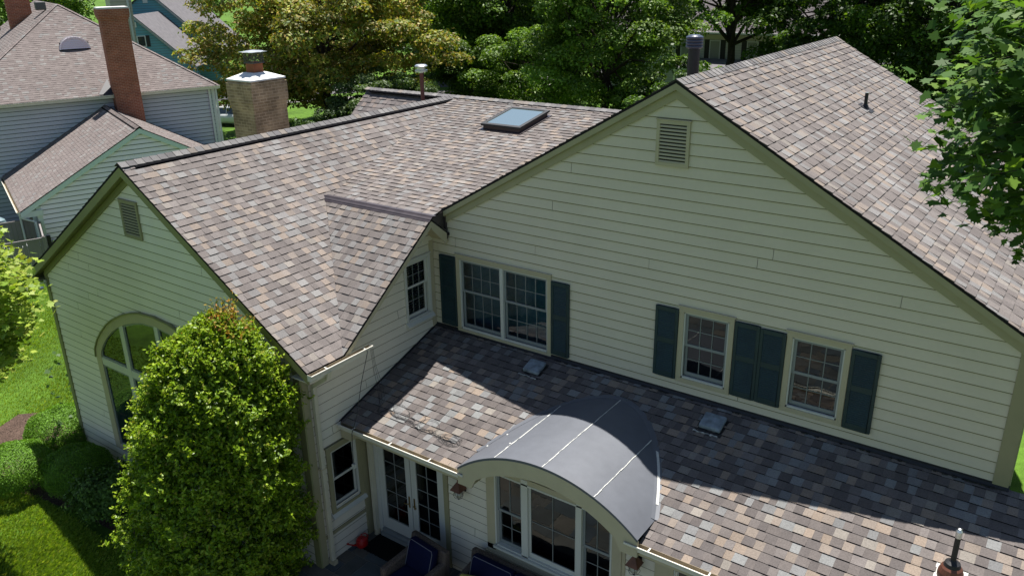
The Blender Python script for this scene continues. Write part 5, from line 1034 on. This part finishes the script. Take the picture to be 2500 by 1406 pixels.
b = MB(); b.box(9.68, 9.84, 7.665, 7.70, -.4, 5.1); b.box(9.80, 9.835, 7.7, 7.85, -.4, 5.1); b.build('corner_board', M['nwhite'], NB)
b = MB(); b.box(9.50, 9.60, 7.58, 7.66, -.3, 5.1); b.box(9.86, 9.95, 7.62, 7.70, -.3, 5.15); b.build('downspout', M['nwhite'], NB)
# ell
ER = 4.42; EZ = 4.72; es = .563; ey0, ey1 = -.12, 7.68; ze = lambda a: EZ-es*abs(a-ER)
nroof('roof_slope', (-.6, ey1, ze(-.6)), (0, -1, 0), (1, 0, es), [[(-.6, ey0, ze(-.6)), (ER, ey0, EZ), (ER, ey1, EZ), (-.6, ey1, ze(-.6))]], 44)
nroof('roof_slope', (9.44, ey0, ze(9.44)), (0, 1, 0), (-1, 0, es), [[(9.44, ey0, ze(9.44)), (9.44, ey1, ze(9.44)), (ER, ey1, EZ), (ER, ey0, EZ)]], 45)
ridge_cap('ridge_cap', (ER, ey0, EZ), (ER, ey1, EZ), (1, 0, -es), (-1, 0, -es), .16, NB, PAL_N, 7, lift=.03, vent=True)
siding('wall', FNE, [[(0, -.4), (8.84, -.4), (8.84, ze(8.84)-.12), (ER, EZ-.12), (0, ze(0)-.12)]], M['ngreen'], NB, exp=.2, out=.022, joints=False, edge=.03)
siding('wall', Fr((0, 7.7, 0), (0, -1, 0), (0, 0, 1)), [[(0, -.4), (7.7, -.4), (7.7, 2.0), (0, 2.0)]], M['ngrey'], NB, exp=.2, out=.022, joints=False, edge=.03)
def nrake(x0, x1): bb = MB(); bb.prism([(x0, ze(x0)-.03), (x1, ze(x1)-.03), (x1, ze(x1)-.25), (x0, ze(x0)-.25)], ey0, -.02, T=lambda p: Vector((p[0], p[2], p[1]))); bb.build('rake_board', mat('pale green trim', (.55, .60, .60), .5), NB)
nrake(ER, -.6); nrake(ER, 9.44)
b = MB(); b.box(-.02, .16, -.03, 0, -.4, 2.0); b.box(-.55, .2, -.1, .0, 1.62, 1.86); b.build('corner_board', M['nwhite'], NB)
gutter('gutter', (-.61, 7.6, ze(-.6)), (-.61, -.12, ze(-.6)), (-1, 0, 0), NB, hang=0, w=.13, h=.13)
b = MB(); b.tube([(-.65, -.02, 1.72), (-.55, -.03, 1.6), (-.12, -.06, 1.38), (-.09, -.06, -.3)], .045, 8); b.tube([(-.62, .3, 1.7), (-.62, .32, .3)], .04, 8); b.build('downspout', M['nwhite'], NB)
b = MB(); b.box(.12, .26, -.16, -.03, -.2, .75); b.build('meter_box', M['black'], NB, bevel=.02)
b = MB(); b.box(.30, .42, -.12, -.03, .3, .55); b.build('meter', M['galv'], NB, bevel=.02)
# chimney of the neighbour: base, shaft, corbel, cap
b = MB(); b.box(4.86, 6.07, 6.95, 7.72, -.4, 8.75)
for e, z0, z1 in ((.04, 8.75, 8.85), (.08, 8.85, 8.95), (.10, 8.95, 9.25)): b.box(4.86-e, 6.07+e, 6.95-e, 7.72+e, z0, z1)
o = b.build('chimney', M['brick'], NB); o['label'] = 'tall red brick chimney'
b = MB(); b.box(4.78, 6.15, 6.87, 7.8, 9.25, 9.33); b.build('chimney_cap', M['cap'], o)
b = MB(); b.prism([(6.75, 4.9), (7.3, 5.25), (8.2, ez+hs*.9+.35), (8.2, ez+hs*.9)], 4.3, 4.86, T=lambda p: Vector((p[2], p[0], p[1]))); b = MB(); b.face([(4.2, 7.32, ez+.05), (4.86, 7.32, ez+.05), (4.86, 8.25, ez+hs*.95+.04)]); b.build('black_triangle', M['blackfl'], NB)  # flat black triangle on the roof left of the chimney
b = MB(); b.box(1.9, 3.1, 17.5, 18.1, 8, 10.6); b.build('chimney', M['brick'], NB)['label'] = 'brick chimney stub beyond the ridge'
b = MB(); b.lathe([(.085, 0), (.085, 1.6)], (1.02, 13.2, 8.2), 12); b.lathe([(.2, 0), (.1, .1)], (1.02, 13.2, 8.75), 12); b.build('vent_pipe', M['black'], NB)
b = MB(); b.box(3.0, 3.5, 14.2, 14.7, ZR-.3, ZR+.12); b.build('ridge_box_vent', M['mesh'], NB, bevel=.05)
# half round dormer vent
def dormer():
    n = 16; y0 = 10.25; z0 = ez+hs*(y0-7.3); cx_ = 3.96; r = .72; hh = .62; mb = MB(); sl = MB(); rf = MB()
    for i in range(n):
        a, c = PI*i/n, PI*(i+1)/n; A = (cx_+r*math.cos(a), z0+hh*math.sin(a)); C_ = (cx_+r*math.cos(c), z0+hh*math.sin(c)); A2 = (cx_+(r-.07)*math.cos(a), z0+.03+(hh-.08)*math.sin(a)); C2 = (cx_+(r-.07)*math.cos(c), z0+.03+(hh-.08)*math.sin(c))
        mb.prism([A, C_, C2, A2], y0-.03, y0+.03, T=lambda p: Vector((p[0], p[2], p[1])))
        ya = lambda z: 7.3+(z-ez)/hs; rf.face([(A[0], y0, A[1]), (C_[0], y0, C_[1]), (C_[0], max(y0, ya(C_[1])), C_[1]), (A[0], max(y0, ya(A[1])), A[1])])
    o = mb.build('dormer_vent', M['ngreen'], NB); rf.build('dormer_roof', M['farroof'], o)
    for k in range(6):
        z = z0+.04+k*.09; hw = (r-.07)*math.sqrt(max(0, 1-((z-z0)/(hh-.05))**2)); sl.prism([(y0-.01, z), (y0+.03, z+.085), (y0+.05, z+.085), (y0+.01, z)], cx_-hw, cx_+hw, T=lambda p: Vector((p[2], p[0], p[1])))
    sl.build('louver', M['ngreen'], o); bk = MB(); bk.box(cx_-r+.05, cx_+r-.05, y0+.05, y0+.07, z0, z0+.35); bk.box(cx_-r, cx_+r, y0-.05, y0+.03, z0-.05, z0+.02); bk.build('vent_void', M['blackfl'], o)
dormer()
# fence and air conditioner
F_ = thing('vinyl_fence', 'taupe vinyl privacy screen around the air conditioner', 'fence', (-24.5, 3.5, -.3), math.radians(70))
def panel(x0, y0, x1, y1, h):
    P0 = Vector((x0, y0, 0)); dd = Vector((x1-x0, y1-y0, 0)); L = dd.length; dd.normalize(); nn = Vector((-dd.y, dd.x, 0)); T = lambda p: P0+dd*p[0]+nn*p[1]+Vector((0, 0, p[2])); b = MB(); k = 0
    while k*.15 < L: b.box(k*.15+.004, min(L, k*.15+.146), -.012, .012, .06, h-.08, T=T); k += 1
    b.box(0, L, -.03, .03, h-.10, h, T=T); b.box(0, L, -.03, .03, .05, .16, T=T); b.build('panel', M['fence'], F_)
    
    for a in (0, L): b = MB(); b.box(a-.06, a+.06, -.06, .06, 0, h+.04, T=T); b.build('post', M['fence'], F_, bevel=.01)
panel(-.15, -2.5, -2.9, -2.5, 1.35); panel(-.15, -2.5, -.02, -.1, 1.35); panel(-.25, .35, -2.9, .35, 1.45)
AC = thing('air_conditioner', 'round topped air conditioning unit inside the taupe screen', 'air conditioner', (-24.5, 3.5, -.3), math.radians(70))
b = MB(); b.lathe([(.42, 0), (.42, .85), (.46, .87), (.46, .95), (.38, .98), (.33, .93), (0, .90)], (-1.05, -1.55, .0), 26); o = b.build('casing', M['nwhite'], AC, smooth=False)
b = MB()
for k in range(7): b.lathe([(.05+.045*k, .955), (.055+.045*k, .962), (.06+.045*k, .955)], (-1.05, -1.55, .0), 22)
b.lathe([(.30, .92), (0, .921)], (-1.05, -1.55, .0), 22); b.build('fan_grille', M['blackfl'], AC)
G_ = thing('covered_grill', 'blue grey covered garden grill against the neighbouring wall', 'grill', (-24.5, 3.5, -.3), math.radians(70)); b = MB(); R = random.Random(3)
b.lathe([(.36, 0), (.40, .3), (.33, .8), (.25, 1.15), (.12, 1.25), (0, 1.27)], (-1.35, 2.2, 0), 14); b.build('cover', M['tarp'], G_)
L_ = thing('log_stack', 'brown stacked boards leaning beside the neighbouring downspout', 'boards', (-24.5, 3.5, -.3), math.radians(70)); b = MB()
for k in range(9): b.box(-.42+.03*k, -.40+.03*k, .9+.07*k, 1.35+.05*k, 0, 1.3-.05*k)
b.build('board', M['wicker'], L_)
# ------------------------------------------------------------------ teal house, cream house, white house
TL = thing('teal_house', 'teal sided house with grey gabled roofs behind the neighbour', 'house', (-62, 37, 0)); ph = math.radians(67); H1 = Vector((math.cos(ph), math.sin(ph), 0)); H2 = Vector((-math.sin(ph), math.cos(ph), 0)); TT = lambda a, k, z: H1*a+H2*k+Vector((0, 0, z))
FT = Fr((0, 0, 0), H1, (0, 0, 1), -H2); FT2 = Fr(H2*6.7, H1, (0, 0, 1), -H2)
siding('wall', FT, [[(-9.4, -.6), (1.5, -.6), (.15, 2.05), (-4.67, 6.8), (-9.4, 2.1)]], M['teal'], TL, exp=.24, out=.03, joints=False, edge=.03)
siding('wall', FT2, [[(-9.0, -.6), (4.8, -.6), (4.8, 1.9), (-2.1, 8.75), (-9.0, 3.5)]], M['teal'], TL, exp=.24, out=.03, joints=False, edge=.03)
RB = H1*3.57+H2*7.0+Vector((0, 0, -.04))
def tq(name, A_, B_, C_, D_, m, th=.08):
    b = MB(); up = Vector((0, 0, th)); P = [Vector(p) for p in (A_, B_, C_, D_)]; Q = [p-up for p in P]; b.face(P); b.face(Q[::-1])
    for i in range(4): j = (i+1) % 4; b.face([P[i], Q[i], Q[j], P[j]])
    return b.build(name, m, TL)
A_ = TT(-4.67, -.3, 6.95); D_ = TT(.25, -.3, 2.05); tq('roof_slope', A_, A_+RB, D_+RB, D_, M['farroof'])
tq('rake_board', A_+Vector((.0, 0, -.08)), D_+Vector((0, 0, -.08)), D_+Vector((0, 0, -.32)), A_+Vector((0, 0, -.32)), M['nwhite'], .02)
A_ = TT(-2.1, 6.4, 8.98); D_ = TT(4.6, 6.4, 2.3); tq('roof_slope', A_, A_+RB*1.6, D_+RB*1.6, D_, M['farroof']); tq('roof_slope', A_, A_+RB*1.6, TT(-9, 6.4, 3.8)+RB*1.6, TT(-9, 6.4, 3.8), M['farroof'])
tq('rake_board', A_+Vector((.0, 0, -.08)), D_+Vector((0, 0, -.08)), D_+Vector((0, 0, -.32)), A_+Vector((0, 0, -.32)), M['nwhite'], .02)
for (fr, u0, u1, v0, v1) in ((FT, -4.80, -4.45, 5.85, 6.3), (FT2, -2.55, -2.1, 7.72, 8.05)): b = MB(); fr.box(b, u0, u1, v0, v1, .03, .08); b.build('gable_vent', M['nwhite'], TL)
b = MB(); FT.box(b, -4.6, -3.85, 4.1, 5.1, .03, .07); o = b.build('window', M['nwhite'], TL); b = MB(); FT.box(b, -4.52, -3.93, 4.18, 5.02, .06, .08); b.build('pane', M['carglass'], o); b = MB(); FT.box(b, -3.82, -3.5, 4.1, 5.1, .03, .08); b.build('shutter', M['black'], TL)
CR = thing('cream_house', 'cream house corner glimpsed between the brick chimney and the teal house', 'house', (-55, 24, 0)); b = MB(); FC = Fr(H1*-6.2-H2*3+Vector((5.9, 5.6, 0)), H1, (0, 0, 1), -H2)
P_ = Vector((-62, 37, 0))-H2*14-Vector((-55, 24, 0)); FC = Fr(P_, H1, (0, 0, 1), -H2)
siding('wall', FC, [[(-8.0, -.6), (-6.75, -.6), (-6.45, 9.6), (-8.0, 9.6)]], M['creamfar'], CR, exp=.25, out=.03, joints=False); b = MB(); FC.box(b, -6.85, -6.7, -.6, 9.5, .03, .1); b.build('downspout', M['nwhite'], CR)
b = MB(); FC.box(b, -7.95, -6.8, -.6, 9.5, -3, -.02); b.build('back_wall', M['creamfar'], CR)
b = MB(); b.prism([(-8.1, 9.6), (-6.3, 9.6), (-7.2, 10.2)], -3, .2, T=FC); b.build('roof', M['farroof'], CR)
WHh = thing('white_house', 'white house with dark shutters and grey roof behind the trees', 'house', (-20, 60.2, GZ)); FH = Fr((0, 0, 0), (1, 0, 0), (0, 0, 1)); gz = -GZ
siding('wall', FH, [[(-10, 0), (12, 0), (12, 4.9+gz), (-10, 4.9+gz)]], mat('far white siding', (.42, .43, .40), .6), WHh, exp=.22, out=.03, joints=False)
b = MB(); b.box(-9.9, 11.9, .05, 9, 0, 4.9+gz); b.build('back_wall', M['nwhite'], WHh)
fw = Fr((-11, -.6, 4.85+gz), (1, 0, 0), (0, 1, .62)); shingles('roof_slope', fw, [[(0, 0), (24, 0), (24, 7), (0, 7)]], WHh, seed=51, pal=[((0.085, 0.0775, 0.08), 4), ((0.105, 0.095, 0.0975), 3), ((0.07, 0.065, 0.07), 2)], exp=.3, wmin=.3, wmax=.8)
b = MB(); b.box(-11, 13, -.72, -.6, 4.72+gz, 4.87+gz); b.build('gutter', M['nwhite'], WHh); b = MB(); b.box(-11, 13, -.6, 0, 4.6+gz, 4.66+gz); b.box(-10, 12, -.08, -.03, 4.2+gz, 4.66+gz); b.build('eave_soffit', M['creamfar'], WHh)
for x in (-5.6, -1.55, 1.2, 4.6, 8.2):
    b = MB(); FH.box(b, x-.5, x+.5, 2.5+gz, 4.15+gz, .03, .09); o = b.build('window', M['nwhite'], WHh); b = MB(); FH.box(b, x-.42, x+.42, 2.58+gz, 4.07+gz, .08, .10); b.build('pane', mat('curtained pane', (.22, .23, .21), .3), o)
    for s in (-1, 1): b = MB(); FH.box(b, x+s*.75-.22, x+s*.75+.22, 2.45+gz, 4.2+gz, .03, .08); b.build('shutter', M['black'], WHh)
b = MB(); b.prism([(-2.6, 2.0+gz), (0, 2.6+gz), (0, 2.5+gz), (-2.6, 1.9+gz)], -1.5, 8, T=TX); b.build('porch_roof', M['farroof'], WHh)
b = MB(); b.box(-1.5, 8, -2.65, -2.55, 1.65+gz, 1.95+gz); b.build('porch_beam', M['nwhite'], WHh)
for x in (-1.4, 1.7, 4.8, 7.9): b = MB(); b.box(x-.08, x+.08, -2.6, -2.44, 0, 1.7+gz); b.build('porch_post', M['nwhite'], WHh)
# ------------------------------------------------------------------ parked car
def car():
    t = thing('parked_car', 'white saloon car parked beyond the lawn behind the brick chimney', 'car', (-44.95, 28.1, GZ+.03), math.radians(180+18))
    # local x = forward; section profile lofted
    xs = [-2.3, -2.2, -1.7, -1.05, -.55, .25, .75, 1.35, 2.0, 2.28]; hood = [.62, .86, .94, .97, .97, .96, .95, .90, .78, .50]; roof = [None]*10
    wd = [.70, .80, .86, .89, .90, .90, .89, .87, .82, .66]; b = MB()
    ring = lambda i: [Vector((xs[i], s*wd[i]*f, z)) for s, f, z in ((-1, .9, .22), (-1, 1.0, .45), (-1, .99, .70 if hood[i] > .7 else hood[i]*.8), (-1, .88, hood[i]), (1, .88, hood[i]), (1, .99, .70 if hood[i] > .7 else hood[i]*.8), (1, 1.0, .45), (1, .9, .22))]
    Rg = [ring(i) for i in range(10)]
    for i in range(9):
        for k in range(8): l = (k+1) % 8; b.face([Rg[i][k], Rg[i+1][k], Rg[i+1][l], Rg[i][l]])
    b.face(Rg[0]); b.face(Rg[-1][::-1]); b.build('body', M['carpaint'], t, smooth=True, bevel=.0, weld=True)
    cbn = [(-1.75, .95, .80), (-1.05, 1.36, .62), (-.2, 1.43, .60), (.35, 1.40, .61), (1.1, .95, .80)]; g = MB(); rf = MB(); pl = MB()
    for i in range(4):
        (x0, z0, w0), (x1, z1, w1) = cbn[i], cbn[i+1]; tgt = rf if i in (1, 2) else g; tgt.face([(x0, -w0, z0), (x1, -w1, z1), (x1, w1, z1), (x0, w0, z0)])
        for s in (-1, 1): g.face([(x0, s*w0, z0), (x1, s*w1, z1), (x1, s*.81, .95), (x0, s*.81, .95)])
    g.build('window', M['carglass'], t); rf.build('roof', M['carpaint'], t)
    for s in (-1, 1):
        for (xa, za_, xb_, zb_) in ((1.1, .95, .35, 1.41), (-1.75, .95, -1.05, 1.37), (-.25, .95, -.25, 1.44), (.35, 1.41, -1.05, 1.37)): pl.tube([(xa, s*.80, za_), (xb_, s*.62, zb_)], .03, 5)
    pl.build('pillar', M['carpaint'], t)
    for s in (-1, 1):
        m = MB(); m.lathe([(.0, -.07), (.08, -.05), (.09, .03), (.0, .07)], (.78, s*.98, .98), 10); m.build('mirror', M['carpaint'], t, smooth=True)
        for x in (1.42, -1.38):
            TW = lambda p: Vector((x+p[0], s*.80+p[2]*s, .33+p[1])); wl = MB(); wl.prism([(.33*math.cos(a*PI/12), .33*math.sin(a*PI/12)) for a in range(24)], -.08, .12, T=TW); wo = wl.build('wheel', M['black'], t); r2 = MB(); r2.prism([(.2*math.cos(a*PI/6), .2*math.sin(a*PI/6)) for a in range(12)], .12, .13, T=TW); r2.build('rim', M['galv'], wo)
        h = MB(); h.box(2.05, 2.28, s*.62-.12, s*.62+.12, .56, .70); h.build('headlight', M['galv'], t, bevel=.03)
car()
# ------------------------------------------------------------------ trees beyond
G1 = 'trees standing beyond the house'
REDG = [(0.2729, 0.2365, 0.03146), (0.2274, 0.2586, 0.03146), (0.3184, 0.2143, 0.04576), (0.1516, 0.2069, 0.02574), (0.3033, 0.266, 0.1144), (0.1137, 0.1699, 0.02288)]
DK = [(0.03744, 0.08112, 0.00832), (0.05616, 0.1123, 0.0104), (0.02496, 0.05616, 0.00624), (0.0936, 0.156, 0.0182)]
BR = [(0.08736, 0.1622, 0.0156), (0.1248, 0.2122, 0.0234), (0.05616, 0.1186, 0.01144), (0.1747, 0.2496, 0.0468)]
tree('maple_tree', 'broad spreading tree with rust and olive green leaves beside the left chimney', (-36.6, 30.6, GZ), 13, 7.3, (8.6, 8.8, 5.6), 320, 120000, .27, REDG, [4, 4, 2.2, 3, 1.6, 2], seed=3, trunk=.35, crad=.17, shell=.5, flat=.5, loose=.15, material=M['leafmat'])
tree('dogwood_tree', 'light green layered tree behind the flue pipe', (-27.5, 27, GZ), 6, 3.2, (3.6, 3.6, 1.9), 90, 30000, .17, [(0.0624, 0.1092, 0.026), (0.0884, 0.1404, 0.0364), (0.0416, 0.078, 0.0156), (0.1144, 0.156, 0.0624)], [4, 3, 2, 1.4], seed=5, trunk=.12, crad=.24, flat=.5)
tree('shrub_tree', 'low green shrub under the rust coloured tree', (-29.5, 22.5, GZ), 3, 1.3, (2.6, 2.6, 1.5), 50, 16000, .15, [(0.0416, 0.0832, 0.0156), (0.0676, 0.1144, 0.026), (0.026, 0.0572, 0.0104)], [4, 3, 2], seed=6, trunk=.08, crad=.3, cat='shrub')
tree('shrub_tree', 'low bright green shrub left of the shingled rear roof', (-23.5, 21, GZ), 3, 1.6, (2.2, 2.2, 1.6), 40, 14000, .14, [(0.052, 0.0988, 0.0156), (0.078, 0.13, 0.026), (0.0312, 0.0624, 0.0104)], [4, 3, 2], seed=7, trunk=.08, crad=.3, cat='shrub')
tree('oak_tree', 'large dark green oak in the middle of the tree line', (-33.5, 48.5, GZ), 17, 8.6, (8.2, 7.2, 7.8), 320, 110000, .30, BR, [3, 2, 4, .8], seed=8, trunk=.4, crad=.2, group=None)
tree('oak_tree', 'bright leaved oak just left of the tall gable', (-15.2, 34, GZ), 12, 6.9, (4.9, 4.6, 6.2), 220, 80000, .22, BR, [4, 3, 2, 1.5], seed=9, trunk=.32, crad=.2)
tree('oak_tree', 'dark trunked tree right of the rust coloured tree', (-49, 58, GZ), 17, 9.0, (6.8, 6, 7.0), 210, 66000, .32, DK, [4, 3, 3, .8], seed=10, trunk=.4, crad=.22)
tree('oak_tree', 'dark oak with limbs hanging over the white house', (-13.5, 50, GZ), 18, 11.0, (7.5, 6, 5.2), 190, 60000, .28, BR, [3, 2, 4, 1], seed=11, trunk=.4, crad=.19, shell=.3, outs=.15)
tree('oak_tree', 'dark tree above the far end of the main ridge', (-3.5, 46, GZ), 17, 8.2, (6.6, 5, 7.2), 190, 60000, .28, DK, [4, 4, 2, 1.3], seed=12, trunk=.38, crad=.2)
tree('oak_tree', 'dark tree with leaning trunk above the right hand roof', (3.0, 40, GZ), 17, 9.2, (5.4, 5, 7.4), 170, 56000, .26, DK, [4, 4, 2, 1.3], seed=13, trunk=.36, crad=.2)
tree('yew_shrub', 'rounded dark green shrub beyond the right hand roof edge', (5.3, 30.0, GZ), 5, 3.0, (2.6, 2.4, 2.9), 110, 40000, .12, [(0.026, 0.0572, 0.0104), (0.0364, 0.0728, 0.0156), (0.0208, 0.0416, 0.0078)], [3, 3, 2], seed=14, trunk=.15, crad=.22, cat='shrub')
tree('shrub_tree', 'yellow green shrub beside the rounded dark one', (7.8, 22.5, GZ), 5, 3.9, (1.9, 1.9, 2.2), 60, 18000, .11, [(0.0676, 0.104, 0.0156), (0.0884, 0.1248, 0.0208), (0.0416, 0.0728, 0.0104)], [3, 3, 2], seed=15, trunk=.12, crad=.26, cat='shrub')
tree('oak_tree', 'yellow green sunlit tree behind the near maple', (14.0, 24, GZ), 12, 6.6, (5.4, 4.4, 4.6), 120, 44000, .20, [(0.0676, 0.0988, 0.0156), (0.0988, 0.13, 0.026), (0.0416, 0.0676, 0.0104)], [4, 3, 2], seed=16, trunk=.3, crad=.22)
tree('understory_tree', 'mid green small tree under the big oak beyond the skylight', (-25.5, 41, GZ), 7, 3.6, (5.0, 4.2, 3.3), 110, 34000, .22, BR, [3, 2, 4, .8], seed=31, trunk=.15, crad=.24)
tree('understory_tree', 'darker small tree behind the thin red flue cap', (-38.5, 49, GZ), 7, 3.4, (4.2, 4.0, 3.2), 90, 26000, .24, DK, [3, 3, 3, 1], seed=32, trunk=.15, crad=.24)
tree('understory_tree', 'small dark tree left of the black vent stack', (-9.0, 31, GZ), 6, 3.2, (3.6, 3.2, 2.9), 90, 26000, .18, DK, [3, 3, 3, 1], seed=33, trunk=.12, crad=.24)
R = random.Random(77)
far = [(-100, 62, 7, 8), (-84, 78, 9, 9), (-70, 88, 9, 9), (-58, 92, 9, 10), (-44, 82, 8.5, 9), (-56, 74, 7, 9), (-30, 86, 9, 9.5), (-16, 84, 9, 10), (-2, 74, 8, 9), (8, 62, 8, 9), (14, 50, 7, 8.5), (20, 66, 9, 10), (-116, 50, 8, 8), (-42, 106, 11, 12), (-10, 106, 12, 12), (-72, 112, 11, 12), (22, 40, 6, 8)]
desc = ['left of the teal roof', 'above the teal roof', 'behind the rust coloured tree, left part', 'behind the rust coloured tree, right part', 'behind the dark trunked tree', 'just right of the rust coloured crown', 'left of the white house', 'over the white house roof', 'right of the white house', 'above the peak of the main ridge', 'above the right hand slope', 'at the top right corner', 'at the top left corner', 'far behind the middle oak', 'far behind the white house', 'farthest behind the rust coloured tree', 'behind the near maple']
for i, (x, y, rr, cz_) in enumerate(far):
    tree('forest_tree', 'dark green background tree '+desc[i], (x, y, GZ), 2*cz_, cz_, (rr, rr*.9, cz_*.86), 130, 30000, .42, DK if i % 3 else BR, [4, 4, 2, 1], seed=100+i, trunk=.4, crad=.24, group=G1)
